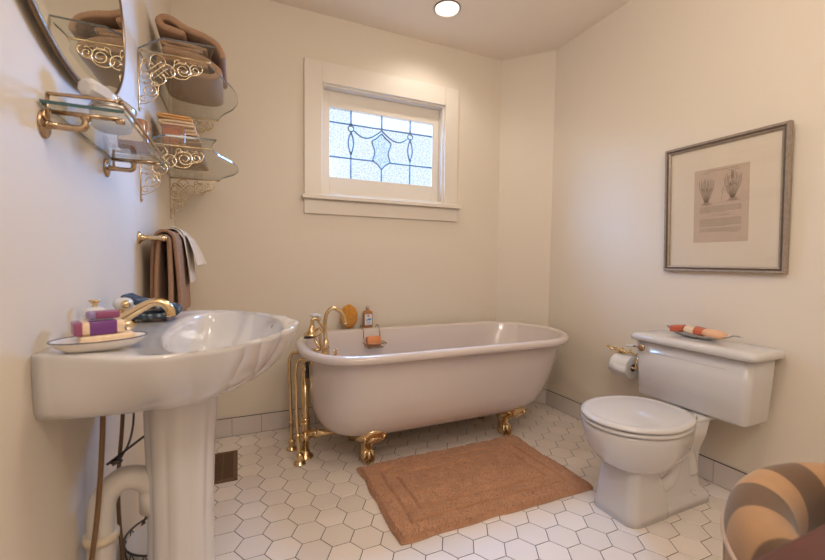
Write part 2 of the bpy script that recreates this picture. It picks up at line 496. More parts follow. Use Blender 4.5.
# window: casing, sash, leaded pane, stool and apron
win = bpy.data.objects.new('window_1', None); C.objects.link(win); win.location = (1.155, D, WZ0); win['kind'] = 'structure'
cw = .1
bm = bmesh.new()
box2(bm, (WX0-cw, D-.019, WZ0-.012), (WX0, D+.001, WZ1+.118), .002)
box2(bm, (WX1, D-.019, WZ0-.012), (WX1+cw, D+.001, WZ1+.118), .002)
box2(bm, (WX0+.0003, D-.017, WZ1), (WX1-.0003, D+.001, WZ1+.118), .002)
obj('casing', bm, M['trim'], win, smooth=False)
bm = bmesh.new()                                        # jamb reveal
for a, b in (((WX0-.0, D+.0, WZ0), (WX0+.012, D+.1, WZ1)), ((WX1-.012, D+.0, WZ0), (WX1+.0, D+.1, WZ1)), ((WX0+.012, D, WZ1-.012), (WX1-.012, D+.1, WZ1)), ((WX0+.012, D, WZ0), (WX1-.012, D+.1, WZ0+.012))):
    box2(bm, a, b)
obj('jamb', bm, M['trim'], win, smooth=False)
GX0, GX1, GZ0, GZ1 = .811, 1.503, 1.488, 1.902          # visible glass
sy0, sy1 = D+.052, D+.080
bm = bmesh.new()
box2(bm, (WX0+.013, sy0, WZ0+.013), (GX0, sy1, WZ1-.013), .0015)
box2(bm, (GX1, sy0, WZ0+.013), (WX1-.013, sy1, WZ1-.013), .0015)
box2(bm, (GX0, sy0, WZ0+.013), (GX1, sy1, GZ0), .0015)
box2(bm, (GX0, sy0, GZ1), (GX1, sy1, WZ1-.013), .0015)
sash = obj('sash', bm, M['trim'], win, smooth=False)
bm = bmesh.new()
box2(bm, (WX0-cw-.016, D-.048, WZ0-.034), (WX1+cw+.016, D+.02, WZ0-.010), .004, 3)
obj('sill', bm, M['trim'], win, smooth=False)
bm = bmesh.new(); box2(bm, (WX0-cw, D-.017, WZ0-.118), (WX1+cw, D+.001, WZ0-.0342), .002)
obj('apron', bm, M['trim'], win, smooth=False)
# leaded glass ; u,v in 0..1 over the glass
GYP = D+.068
def gp(u, v): return (lerp(GX0, GX1, u), GYP, lerp(GZ0, GZ1, v))
def pane(name, polys, material):
    bm = bmesh.new()
    for P in polys:
        rings(bm, [[Vector(gp(u, v))+Vector((0, -.0015, 0)) for u, v in P], [Vector(gp(u, v))+Vector((0, .0015, 0)) for u, v in P]])
    return obj(name, bm, material, sash, smooth=False)
cu0, cu1 = .196, .772                                     # vertical bars
hv1, hv0 = .805, .305                                     # horizontal bars
mid = .486
def shield_side(s):
    P = [(mid, .735), (mid+s*.048, .66), (mid+s*.092, .60), (mid+s*.074, .50), (mid+s*.066, .42), (mid+s*.082, .315), (mid+s*.04, .265), (mid, .19)]
    return [(p.x, p.y) for p in spline([(u, v, 0) for u, v in P[:1]+P[1:]], 5)]
SR = shield_side(1); SL = shield_side(-1)
shield = SR + SL[::-1][1:-1]
pane('pane', [[(0, 0), (1, 0), (1, hv1), (0, hv1)]], M['pane'])
pane('pane', [[(0, hv1), (cu0, hv1), (cu0, 1), (0, 1)]], M['pane'])
pane('pane', [[(cu0, hv1), (1, hv1), (1, 1), (cu0, 1)]], M['pane_clear'])
bm = bmesh.new()
rings(bm, [[Vector(gp(u, v))+Vector((0, -.0030, 0)) for u, v in shield], [Vector(gp(u, v))+Vector((0, -.0018, 0)) for u, v in shield]])
obj('pane', bm, M['pane_aqua'], sash, smooth=False)
bm = bmesh.new()
def came(P, r=.0056, closed=False): tube(bm, [Vector(gp(u, v))+Vector((0, -.003, 0)) for u, v in P], r, 6, closed)
came([(0, hv1), (1, hv1)]); came([(0, hv0), (mid-.08, hv0)]); came([(mid+.08, hv0), (1, hv0)])
for cu in (cu0, cu1):
    came([(cu, 0), (cu, .36)]); came([(cu, .80), (cu, 1)])
    came([(cu+.026*math.cos(2*PI*k/16), .745+.04*math.sin(2*PI*k/16)) for k in range(16)], .0050, True)
    came([(cu+.024*math.sin(PI*k/10), .70-.34*k/10) for k in range(11)]); came([(cu-.024*math.sin(PI*k/10), .70-.34*k/10) for k in range(11)])
came([(mid, 0), (mid, .19)]); came([(mid, .79), (mid, 1)])
came(SR); came(SL)
for s, cu in ((-1, cu0), (1, cu1)):
    a = cu-s*.03
    came([(lerp(a, mid, t), .72+.06*t - .115*math.sin(PI*t**.9)*(1-.15*t)) for t in [k/14 for k in range(15)]])
obj('lead_came', bm, M['lead'], sash)

# ------------------------------------------------------------------ recessed ceiling light
t = thing('recessed_light', (RP[0], RP[1], H), 'round white recessed ceiling light near the window wall, switched on', 'ceiling light')
bm = bmesh.new(); lathe(bm, [(.0655, .0), (.0655, .09), (.060, .09), (.058, .005), (.068, .001), (.073, -.004), (.068, -.006), (.0655, -.002)], RP+(H,), seg=40, cap0=False, cap1=False)
obj('trim_ring', bm, mat('can_white', (.80, .74, .68), .4), t)
bm = bmesh.new(); lathe(bm, [(.0735, -.0035), (.0735, .0), (.076, .0), (.076, -.0035)], RP+(H,), seg=40, cap0=False, cap1=False)
obj('shadow_gap', bm, M['brass_dark'], t)
bm = bmesh.new(); lathe(bm, [(.001, .066), (.020, .067), (.034, .072), (.040, .080), (.036, .089)], RP+(H,), seg=32)
obj('bulb', bm, M['bulb'], t)

# ------------------------------------------------------------------ bathtub
TY = 1.960
tub = thing('clawfoot_bathtub', (1.30, TY, 0), 'white rolled-rim clawfoot bathtub standing below the leaded window', 'bathtub')
def tub_outline(xl, xr, hw, n=72, pl=2.7, ax=.34):
    """left end squarish, right end round"""
    out = []
    xc_r = xr-hw*1.0; xc_l = xl+ax
    for k in range(n):
        a = 2*PI*k/n; c, s = math.cos(a), math.sin(a)
        if c >= 0:
            out.append((xc_r+(xr-xc_r)*c, TY+hw*s))
        else:
            e = 2/pl
            out.append((xc_l-ax*abs(c)**e, TY+hw*math.copysign(abs(s)**e, s)))
    # resample the straights evenly in x
    return out
def tring(xl, xr, hw, z, **k): return [(x, y, z) for x, y in tub_outline(xl, xr, hw, **k)]
def ring_full(xl, xr, hw, z, pl=2.7, ax=.34):
    o = tub_outline(xl, xr, hw, 80, pl, ax)
    # insert straight-side points between right arc end and left arc start
    q = len(o)//4
    A = o[:q+1]; B = o[q+1:3*q]; Cc = o[3*q:]
    def mids(p, r, m=8): return [(lerp(p[0], r[0], i/(m+1)), lerp(p[1], r[1], i/(m+1))) for i in range(1, m+1)]
    pts = A+mids(A[-1], B[0])+B+mids(B[-1], Cc[0])+Cc
    return [(x, y, z) for x, y in pts]
XL, XR, HW = .548, 2.148, .370
def rp(ins, z, extra_r=0, pl=2.7): return ring_full(XL+ins, XR-ins-extra_r, HW-ins, z, pl, max(.12, .34-ins*.6))
bm = bmesh.new()
rs = []
# outside from the belly up, round the rim, then down inside
outer = [(.36, .138, .24), (.27, .141, .21), (.20, .148, .175), (.15, .162, .145), (.115, .185, .12), (.092, .222, .098), (.078, .27, .076), (.070, .33, .055), (.064, .395, .036), (.058, .46, .018), (.053, .525, .005), (.049, .545, 0)]
for ins, z, er in outer: rs.append(rp(ins, z, er))
for a in range(-60, 200, 20):
    r = .0235; rs.append(rp(.030-r*math.cos(math.radians(a)) + (.006 if a > 120 else 0), .5515+r*.93*math.sin(math.radians(a)), 0))
inner = [(.062, .545, 0), (.072, .50, .01), (.085, .42, .03), (.10, .32, .055), (.125, .24, .09), (.17, .19, .13), (.24, .172, .17), (.34, .168, .2)]
for ins, z, er in inner: rs.append(rp(ins, z, er))
rings(bm, rs)
obj('tub_body', bm, M['enamel'], tub)
def claw_foot(name, x, y, sy):
    """brass claw-and-ball foot"""
    bm = bmesh.new()
    def sec(cx, cy, z, rx, ry, n=20, lobes=0.0):
        out = []
        for k in range(n):
            a = 2*PI*k/n; l = 1+lobes*math.cos(5*a)
            out.append((cx+rx*l*math.cos(a), cy+ry*l*math.sin(a), z))
        return out
    S = [(y-sy*.0, .008, .029, .036), (y, .030, .035, .038), (y, .050, .033, .034), (y+sy*.002, .066, .029, .030), (y+sy*.002, .078, .028, .028),
         (y+sy*.002, .086, .036, .032), (y+sy*.002, .094, .036, .032), (y+sy*.0, .102, .042, .034), (y-sy*.016, .114, .053, .042), (y-sy*.036, .130, .066, .048), (y-sy*.062, .150, .073, .048), (y-sy*.092, .172, .070, .040), (y-sy*.116, .194, .052, .024), (y-sy*.124, .206, .028, .010)]
    rings(bm, [sec(x, cy, z, rx, ry) for cy, z, rx, ry in S])
    for a in (-38, 0, 38):                                # toes
        dx = math.sin(math.radians(a)); dy = -sy*math.cos(math.radians(a))
        P = [(x+dx*.012, y+dy*.012, .066), (x+dx*.026, y+dy*.028, .058), (x+dx*.034, y+dy*.040, .036), (x+dx*.034, y+dy*.043, .014), (x+dx*.031, y+dy*.044, .002)]
        tube(bm, spline(P, 4), [.010]*9+[.0095, .009, .0085, .008, .0078, .0075, .007, .006][:8], 8)
    for s in (-1, 1):                                      # scroll ears
        P = [(x+s*.02, y-sy*.004, .10), (x+s*.05, y+sy*.0, .118), (x+s*.070, y-sy*.06, .142), (x+s*.062, y-sy*.10, .166), (x+s*.046, y-sy*.12, .166), (x+s*.044, y-sy*.115, .150)]
        tube(bm, spline(P, 5), .0065, 8)
    ellipsoid(bm, (x, y-sy*.112, .156), (.028, .016, .018), 14, 8)
    for a in (-50, -25, 0, 25, 50):
        dx = math.sin(math.radians(a))
        tube(bm, [(x+dx*.01, y-sy*.024, .104), (x+dx*.050, y-sy*.080, .128), (x+dx*.062, y-sy*.125, .160)], [.003, .006, .003], 6)
    return obj('claw_foot', bm, M['brass'], tub, origin=(x, y, 0))
claw_foot('f', .870, 1.832, 1); claw_foot('f', 1.685, 1.832, 1)
claw_foot('f', .870, 2.075, -1); claw_foot('f', 1.685, 2.075, -1)

# bath filler
bf = thing('bath_faucet', (.66, TY, 0), 'polished brass gooseneck bath faucet with hand shower at the left end of the tub', 'faucet')
bm = bmesh.new()
fx, fy = .69, 1.945
P = spline([(fx, fy, .515), (fx, fy, .60), (fx-.003, fy, .675), (fx+.006, fy, .722), (fx+.036, fy-.003, .747), (fx+.070, fy-.006, .730), (fx+.088, fy-.008, .700), (fx+.095, fy-.009, .668)], 8)
tube(bm, P, .0095, 14)
lathe(bm, [(.0, 0), (.012, .0), (.013, .008), (.010, .012), (.0, .012)], (fx+.0965, fy-.0093, .662), axis=(-.25, 0, .97), seg=14)
lathe(bm, [(.018, 0), (.022, .012), (.018, .03), (.015, .04), (.019, .05), (.013, .07), (.0105, .10)], (fx, fy, .50), seg=18)
obj('spout', bm, M['brass'], bf)
bm = bmesh.new()
tube(bm, [(.625, fy-.09, .515), (.625, fy+.09, .515)], .016, 14); tube(bm, [(.63, fy, .515), (fx, fy, .515)], .016, 14)
for s in (-1, 1): lathe(bm, [(.02, 0), (.023, .006), (.02, .012), (.018, .05)], (.60, fy+s*.08, .515), axis=(1, 0, 0), seg=16)
obj('valve_body', bm, M['brass'], bf)
for s in (-1, 1):
    bm = bmesh.new(); hy = fy+s*.095
    tube(bm, [(.63, hy, .515), (.715, hy, .53)], [.010, .007], 10)
    for a in range(4):
        u = a*PI/2+.4
        e = Vector((.718, hy, .53))+Vector((0, math.cos(u), math.sin(u)))*.036
        tube(bm, [(.718, hy, .53), e], [.006, .004], 8); ellipsoid(bm, e, (.0065, .0065, .0065), 10, 6)
    ellipsoid(bm, (.724, hy, .531), (.008, .009, .009), 10, 6)
    obj('cross_handle', bm, M['brass'], bf, origin=(.66, hy, .515))
hs = bmesh.new(); hx, hy = .690, 2.02
tube(hs, spline([(hx-.01, hy, .52), (hx-.012, hy, .60), (hx-.004, hy, .630)], 6), .0085, 12)
tube(hs, spline([(hx+.012, hy+.005, .52), (hx+.012, hy+.01, .60), (hx, hy+.012, .645), (hx-.02, hy+.012, .670)], 6), [.0065]*19, 10)
tube(hs, spline([(hx-.012, hy+.03, .53), (hx-.032, hy+.05, .58), (hx-.03, hy+.05, .610), (hx-.012, hy+.03, .635)], 6), .007, 10)
lathe(hs, [(.010, .0), (.013, .012), (.016, .03), (.026, .045), (.036, .053), (.036, .058)], (hx-.052, hy, .660), axis=(-.12, 0, -1), seg=20)
tube(hs, spline([(hx-.052, hy, .658), (hx-.05, hy, .680), (hx-.035, hy, .688), (hx-.012, hy, .675)], 6), .010, 12)
obj('hand_shower', hs, M['brass'], bf, origin=(hx, hy, .6))
bm = bmesh.new(); lathe(bm, [(.034, 0), (.036, -.006), (.030, -.008), (.01, -.008)], (hx-.0595, hy, .601), axis=(-.12, 0, 1), seg=20)
obj('rubber_ring', bm, M['black'], bf)
bm = bmesh.new()
ellipsoid(bm, (hx-.040, hy-.002, .705), (.026, .014, .011), 16, 10); ellipsoid(bm, (hx-.018, hy-.002, .698), (.012, .012, .012), 12, 8)
obj('shower_handle_cap', bm, M['porcelain'], bf, label='white porcelain knob')
for sy_, xo, yb, fxo, fyo in ((0, .548, 1.925, .562, 1.925), (1, .540, 2.095, .546, 2.095)):
    bm = bmesh.new()
    ye = fy-.08 if sy_ == 0 else fy+.08
    P = spline([(fxo, fyo, .012), (xo+.002, yb, .20), (xo-.004, yb, .40), (xo-.002, yb, .475), (xo+.01, lerp(yb, ye, .25), .507), (xo+.032, lerp(yb, ye, .75), .516), (.612, ye, .515)], 7)
    tube(bm, P, .0085, 12)
    lathe(bm, [(.030, 0), (.029, .005), (.018, .012), (.015, .03), (.019, .036), (.019, .042), (.013, .052), (.010, .056)], (fxo, fyo, 0), seg=20)
    tube(bm, [P[5]-Vector((0, 0, .01)), P[5]+Vector((0, 0, .01))], .011, 12)
    obj('supply_pipe', bm, M['brass'], bf, origin=(fxo, fyo, 0))
# drain / overflow
dr = thing('bath_drain', (.595, 1.99, 0), 'thick brass drain and overflow pipe between the supply risers at the tub end', 'drain pipe')
bm = bmesh.new()
tube(bm, [(.598, 1.99, .03), (.598, 1.99, .45)], .0185, 18)
ellipsoid(bm, (.598, 1.99, .452), (.022, .022, .022), 16, 10)
tube(bm, [(.598, 1.99, .452), (.632, 1.985, .462)], .012, 12)
for z in (.165, .185): lathe(bm, [(.019, 0), (.0255, .003), (.0255, .012), (.019, .015)], (.598, 1.99, z), seg=8)
lathe(bm, [(.019, 0), (.026, .004), (.026, .03), (.019, .035)], (.598, 1.99, .085), seg=20)
tube(bm, [(.598, 1.99, .115), (.68, 1.965, .118), (.80, 1.96, .120)], .0175, 16)
lathe(bm, [(.018, 0), (.0245, .004), (.0245, .016), (.018, .02)], (.635, 1.979, .1165), axis=(1, -.25, .03), seg=8)
lathe(bm, [(.042, 0), (.040, .006), (.026, .016), (.023, .03), (.019, .036)], (.598, 1.99, 0), seg=24)
obj('drain_pipe', bm, M['brass'], dr)
bm = bmesh.new(); tube(bm, spline([(.592, 1.90, .515), (.594, 1.895, .47), (.594, 1.895, .425)], 5), .008, 10)
obj('overflow_gasket', bm, M['black'], dr, label='black rubber overflow strap')

# ------------------------------------------------------------------ things on the tub rim
bm = bmesh.new()
ellipsoid(bm, (.905, 2.318, .6465), (.053, .030, .071), 40, 26)
for v in bm.verts:
    n_ = noise.noise(v.co*38)*.006 + min(0, noise.noise(v.co*140))*.008
    v.co += (v.co-Vector((.905, 2.318, .6465))).normalized()*n_
obj('bath_sponge', bm, M['sponge'], label='round orange natural sponge standing on the back rim of the bathtub', cat='sponge', origin=(.905, 2.318, .575))
bo = thing('shampoo_bottle', (1.02, 2.315, .575), 'small amber bottle with a white label standing on the tub rim beside the sponge', 'bottle')
def rrect(cx, cy, hx_, hy_, z, r, n=5):
    out = []
    for qx, qy, a0 in ((1, 1, 0), (-1, 1, 90), (-1, -1, 180), (1, -1, 270)):
        for k in range(n+1):
            a = math.radians(a0+90*k/n)
            out.append((cx+qx*(hx_-r)+r*math.cos(a), cy+qy*(hy_-r)+r*math.sin(a), z))
    return out
bx, by = 1.02, 2.315
bm = bmesh.new()
rings(bm, [rrect(bx, by, hx_, hy_, .5755+z, r) for hx_, hy_, z, r in ((.027, .014, 0, .008), (.030, .017, .004, .010), (.030, .017, .085, .010), (.027, .016, .096, .010), (.016, .012, .105, .009), (.009, .009, .109, .008), (.009, .009, .116, .008))])
obj('bottle_body', bm, M['amber'], bo)
bm = bmesh.new(); lathe(bm, [(.0105, 0), (.0115, .002), (.0115, .012), (.0095, .016)], (bx, by, .6905), seg=16)
obj('bottle_cap', bm, M['silver'], bo)
bm = bmesh.new(); box2(bm, (bx-.022, by-.0185, .592), (bx+.022, by-.0172, .658), .0004, 1)
lb = obj('label_sheet', bm, M['label'], bo, smooth=False)
bm = bmesh.new(); box2(bm, (bx-.016, by-.0193, .620), (bx+.016, by-.0185, .626)); box2(bm, (bx-.004, by-.0193, .626), (bx+.018, by-.0185, .632))
for i in range(4): box2(bm, (bx-.014, by-.0190, .598+i*.005), (bx+.014-.004*(i % 2), by-.0185, .5995+i*.005))
obj('label_print', bm, M['label_blue'], lb, smooth=False)
bm = bmesh.new(); box2(bm, (bx-.008, by-.0193, .642), (bx+.006, by-.0185, .652))
obj('label_mark', bm, M['label_red'], lb, smooth=False)
# wire soap caddy
cd = thing('soap_caddy', (1.03, 2.29, .575), 'brass wire soap basket hooked over the back rim of the bathtub', 'soap holder')
bm = bmesh.new(); x0_, x1_, yb_, yf_ = .972, 1.092, 2.262, 2.185; zt = .498; zb = .472
bmx = [(x0_, yb_, zt), (x1_, yb_, zt), (x1_+.006, yf_, zt), (x0_-.006, yf_, zt)]
tube(bm, bmx, .0028, 8, closed=True)
tube(bm, [(x0_+.014, yb_-.008, zb), (x1_-.014, yb_-.008, zb), (x1_-.014, yf_+.012, zb), (x0_+.014, yf_+.012, zb)], .0022, 8, closed=True)
for k in range(5):
    f = k/4
    tube(bm, [(lerp(x0_-.006, x1_+.006, f), yf_, zt), (lerp(x0_+.014, x1_-.014, f), yf_+.012, zb), (lerp(x0_+.014, x1_-.014, f), yb_-.008, zb), (lerp(x0_, x1_, f), yb_, zt)], .0019, 6)
for k in (1, 2):
    y_ = lerp(yf_, yb_, k/3)
    tube(bm, [(x0_-.004, y_, zt), (x0_+.014, y_, zb), (x1_-.014, y_, zb), (x1_+.004, y_, zt)], .0019, 6)
obj('wire_basket', bm, M['brass_old'], cd)
for xx in (x0_+.008, x1_-.010):
    bm = bmesh.new()
    tube(bm, spline([(xx, yb_, zt), (xx, yb_+.002, .54), (xx, yb_+.012, .575), (xx, yb_+.030, .588), (xx, yb_+.055, .588), (xx, yb_+.075, .578), (xx, yb_+.083, .562)], 5), .0026, 8)
    obj('rim_hook', bm, M['brass_old'], cd, origin=(xx, yb_, .58))
bm = bmesh.new(); box(bm, (1.032, 2.232, .506), (.088, .034, .056), .010, 4, Matrix.Rotation(-.35, 3, 'X'))
obj('bar_soap', bm, M['soap_orange'], label='orange bar soap lying in the wire basket on the bathtub', cat='soap', origin=(1.032, 2.226, .479))

# ------------------------------------------------------------------ bath rug
rx0, rx1, ry0, ry1 = .803, 1.706, 1.222, 1.765
bm = bmesh.new(); NX, NY = 270, 170
rug = []
def rug_pt(u, v, lift=0.0):
    x = lerp(rx0, rx1, u); y = lerp(ry0, ry1, v)
    wob = .006
    x += wob*noise.noise(Vector((u*3, v*5, 1.3)))*2; y += wob*noise.noise(Vector((u*6, v*3, 7.1)))*2
    if u < .001 or u > .999: x += .003*noise.noise(Vector((v*60, u, 3)))
    y += .012*(u-.5)*(v-.5)
    e = min(u*(rx1-rx0), (1-u)*(rx1-rx0), v*(ry1-ry0), (1-v)*(ry1-ry0))
    z = .019*min(1, (e/.012))**.5 if e > 0 else 0
    for d in (.082, .142):
        z -= .016*math.exp(-((e-d)/.0045)**2)
    z += .0035*noise.noise(Vector((x*30, y*30, 0)))+.0026*noise.noise(Vector((x*95, y*95, 2)))
    z = max(z, .0012) if e > 0 else .0012
    return Vector((x, y, z+lift))
G = [[bm.verts.new(rug_pt(i/NX, j/NY)) for i in range(NX+1)] for j in range(NY+1)]
for j in range(NY):
    for i in range(NX): bm.faces.new((G[j][i], G[j][i+1], G[j+1][i+1], G[j+1][i]))
bmesh.ops.recalc_face_normals(bm, faces=bm.faces)
edge = [G[0][i] for i in range(NX+1)]+[G[j][NX] for j in range(1, NY+1)]+[G[NY][i] for i in range(NX-1, -1, -1)]+[G[j][0] for j in range(NY-1, 0, -1)]
lo = [bm.verts.new((v.co.x, v.co.y, .0004)) for v in edge]
for k in range(len(edge)):
    bm.faces.new((edge[k], edge[(k+1) % len(edge)], lo[(k+1) % len(edge)], lo[k]))
for k in range(26000):                                    # tufts of pile
    u, v = random.random(), random.random()
    if k % 5 == 0:
        s = random.random()
        u, v = random.choice([(s, random.random()*.03), (s, 1-random.random()*.03), (random.random()*.02, s), (1-random.random()*.02, s)])
    e_ = min(u*(rx1-rx0), (1-u)*(rx1-rx0), v*(ry1-ry0), (1-v)*(ry1-ry0))
    if min(abs(e_-.082), abs(e_-.142)) < .0035: continue
    p = rug_pt(u, v); a = random.random()*2*PI; w = .0011+random.random()*.0008
    d = Vector((math.cos(a), math.sin(a), 0))*w
    lean = Vector((random.uniform(-1, 1), random.uniform(-1, 1), 0))*.0035
    f = bm.faces.new([bm.verts.new(p-d-Vector((0, 0, .001))), bm.verts.new(p+d-Vector((0, 0, .001))), bm.verts.new(p+lean+Vector((0, 0, .0035+random.random()*.003)))])
obj('bath_rug', bm, M['rug'], label='tan rectangular shag bath rug lying on the hexagonal tiles before the bathtub', cat='rug', origin=(1.25, 1.49, 0), fix=False)

# ------------------------------------------------------------------ floor register
rg_ = thing('floor_register', (.235, 2.04, 0), 'bronze metal floor register between the sink pedestal and the back wall', 'floor vent')
vx0, vx1, vy0, vy1 = .160, .288, 1.885, 2.180
bm = bmesh.new()
for a, b in (((vx0, vy0, 0), (vx1, vy0+.02, .006)), ((vx0, vy1-.02, 0), (vx1, vy1, .006)), ((vx0, vy0+.02, 0), (vx0+.018, vy1-.02, .006)), ((vx1-.018, vy0+.02, 0), (vx1, vy1-.02, .006))):
    box2(bm, a, b, .0015)
obj('register_frame', bm, M['bronze'], rg_, smooth=False)
bm = bmesh.new()
for k in range(13):
    y = vy0+.032+k*.0192; box(bm, ((vx0+vx1)/2, y, .0035), (vx1-vx0-.036, .0070, .0012), rot=Matrix.Rotation(.35, 3, 'X'))
box2(bm, ((vx0+vx1)/2-.002, vy0+.02, .001), ((vx0+vx1)/2+.002, vy1-.02, .0045))
obj('louvres', bm, M['bronze'], rg_, smooth=False)
bm = bmesh.new(); box2(bm, (vx0+.018, vy0+.02, 0.0002), (vx1-.018, vy1-.02, .0009)); obj('duct_shadow_plate', bm, M['black'], rg_, smooth=False)

# ------------------------------------------------------------------ pedestal sink
SY = 1.02
FC = .995
sink = thing('pedestal_sink', (.17, SY, 0), 'white shell-shaped pedestal sink with a scalloped rim against the left wall', 'sink')
RT = [(0, .234), (19, .231), (42, .235), (58, .250), (68, .266), (79, .286), (88, .296), (97, .303), (106, .297), (117, .289), (126, .288), (133.4, .2912)]
def sR(a):
    d = abs(math.degrees(a))
    if d >= 133.4: return .2/abs(math.cos(a))
    return csamp(RT, d)
NA = 192
def rimpt(a, k, amp=1.0):
    r = sR(a); d = abs(math.degrees(a))
    w = max(0, min(1, (98-d)/16))
    sc = abs(math.cos(a*7.5))**.8
    r += amp*w*(.0085*sc-.006)
    return Vector((max(0, .2+r*math.cos(a)), SY+r*math.sin(a), 0))
AN = [-PI+2*PI*(k+.5)/NA for k in range(NA)]
# put samples exactly at the back corners
bm = bmesh.new(); rs = []
def sring(zf, zb, sf, sb, amp, xmin=.0005, cx=.172):
    out = []
    for k, a in enumerate(AN):
        O = rimpt(a, k, amp)
        w = 1-min(1, max(0, (O.x-.005)/.16)); w = w*w*(3-2*w)
        s = lerp(sf, sb, w); z = lerp(zf, zb, w)
        c = Vector((lerp(cx, .10, 1-s), SY, 0)) if False else Vector((cx, SY, 0))
        p = c+(O-c)*s
        if w > .98 and s > .93: p.x = 0
        out.append((max(xmin, p.x), p.y, z))
    return out
for zf, zb, sf, sb, amp in ((.684, .715, .30, .30, .8), (.686, .716, .36, .5, 1.0), (.690, .717, .44, .72, 1.3), (.699, .719, .54, .88, 1.6), (.714, .723, .655, .955, 1.9),
                            (.734, .735, .765, .985, 2.1), (.758, .76, .86, .995, 2.1), (.782, .785, .925, 1.0, 1.8), (.804, .808, .968, 1.0, 1.35), (.820, .822, .992, 1.0, 1.0), (.827, .828, 1.0, 1.0, 1.0), (.8305, .8305, .992, .995, 1.0)):
    rs.append(sring(zf, zb, sf, sb, amp))
def mixring(t, z, lip=0.0):
    out = []
    for k, a in enumerate(AN):
        O = rimpt(a, k, 1-t)
        r = 1/math.sqrt((math.cos(a)/(.165 if abs(a) < PI/2 else .075))**2+(math.sin(a)/.268)**2)
        B = Vector((.232+r*math.cos(a), SY+r*math.sin(a), 0))
        p = O.lerp(B, t); dd_ = max(0, .13-p.x)/.13
        out.append((max(.0005, p.x), p.y, z))
    return out
rs.append(mixring(.14, .8315)); rs.append(mixring(.3, .830)); rs.append(mixring(.55, .8275)); rs.append(mixring(.8, .8265)); rs.append(mixring(.95, .825))
for s, z in ((.99, .819), (.965, .805), (.92, .78), (.84, .752), (.70, .728), (.5, .712), (.28, .704), (.09, .701)):
    out = []
    for a in AN:
        r = s/math.sqrt((math.cos(a)/(.165 if abs(a) < PI/2 else .075))**2+(math.sin(a)/.268)**2)
        out.append((.232+r*math.cos(a)-.02*(1-s), SY+r*math.sin(a), z))
    rs.append(out)
rings(bm, rs)
obj('basin', bm, M['porcelain'], sink)
bm = bmesh.new()
pr = []
for z, rx, ry, cx in ((.700, .074, .080, .182), (.66, .072, .078, .182), (.60, .069, .075, .180), (.52, .066, .072, .179), (.42, .064, .070, .178), (.30, .066, .072, .177), (.18, .074, .082, .176), (.09, .086, .096, .178), (.05, .098, .110, .18), (.045, .112, .126, .18), (.0, .116, .130, .18)):
    ring = []
    for k in range(96):
        a = 2*PI*k/96
        f = 1-.035*(abs(math.sin(a*5)) < .22)*(1-abs(math.sin(a*5))/.22) if z < .66 else 1
        f *= 1-.02*math.cos(a*10)
        ring.append((cx+rx*f*math.cos(a), 1.0+ry*f*math.sin(a), z))
    pr.append(ring)
# refine vertically
pp = []
for A, B in zip(pr, pr[1:]):
    for i in range(4): pp.append([tuple(lerp(p, q, i/4) for p, q in zip(u, v)) for u, v in zip(A, B)])
pp.append(pr[-1])
rings(bm, pp)
obj('pedestal', bm, M['porcelain'], sink)
bm = bmesh.new()
lathe(bm, [(.0, .004), (.012, .0045), (.021, .003), (.0235, 0)], (.212, SY, .7015), seg=24)
obj('drain_flange', bm, M['brass'], sink)
bm = bmesh.new()
for dy in (-.010, .010):
    ellipsoid(bm, (.3835, SY+.105+dy, .801), (.006, .0045, .010), 12, 8)
obj('overflow_slot', bm, M['black'], sink, kind=None)
bm = bmesh.new(); lathe(bm, [(0, -.004), (.008, -.004), (.010, 0), (.010, .004)], (.03, .86, .7165), seg=16)
obj('mounting_plug', bm, M['wire'], sink)

# faucet
fc = thing('sink_faucet', (.055, FC, .83), 'polished brass sink faucet with white porcelain knobs on the sink deck', 'faucet')
ZD = .829
bm = bmesh.new()
P = spline([(.052, FC, .850), (.078, FC, .858), (.106, FC, .876), (.130, FC, .889), (.149, FC, .887), (.161, FC, .874), (.164, FC, .858)], 7)
tube(bm, P, [lerp(.0115, .0090, min(1, i/20)) for i in range(len(P))], 16)
lathe(bm, [(.028, -.001), (.029, .004), (.022, .012), (.017, .03), (.016, .04)], (.055, FC, ZD), seg=24)
tube(bm, [(.055, FC-.10, .842), (.055, FC+.10, .842)], .0085, 12)
obj('spout', bm, M['brass'], fc)
for s in (-1, 1):
    bm = bmesh.new(); hy = FC+(.105 if s > 0 else -.088)
    lathe(bm, [(.026, -.001), (.027, .004), (.019, .010), (.013, .022), (.012, .034), (.016, .038), (.014, .044)], (.055, hy, ZD), seg=22)
    h_ = obj('handle', bm, M['brass'], fc, origin=(.055, hy, ZD))
    bm = bmesh.new()
    rs_ = []
    lathe(bm, [(.008, .0), (.016, .004), (.0200, .013), (.0195, .020), (.014, .027), (.007, .029)], (.055, hy, ZD+.034), seg=24)
    obj('porcelain_knob', bm, M['porcelain'], h_)
    bm = bmesh.new(); ax_ = (.35, -.9, .25)
    ellipsoid(bm, (.063, hy-.015, ZD+.049), (.0095, .0095, .0095), 16, 10)
    obj('brass_button', bm, M['brass'], h_)
bm = bmesh.new(); tube(bm, [(.030, FC, ZD), (.030, FC, ZD+.052)], .003, 8)
lathe(bm, [(.003, 0), (.006, .004), (.004, .008), (.004, .012), (.010, .018), (.011, .020), (.004, .021)], (.030, FC, ZD+.048), seg=16)
obj('lift_rod', bm, M['brass'], fc)

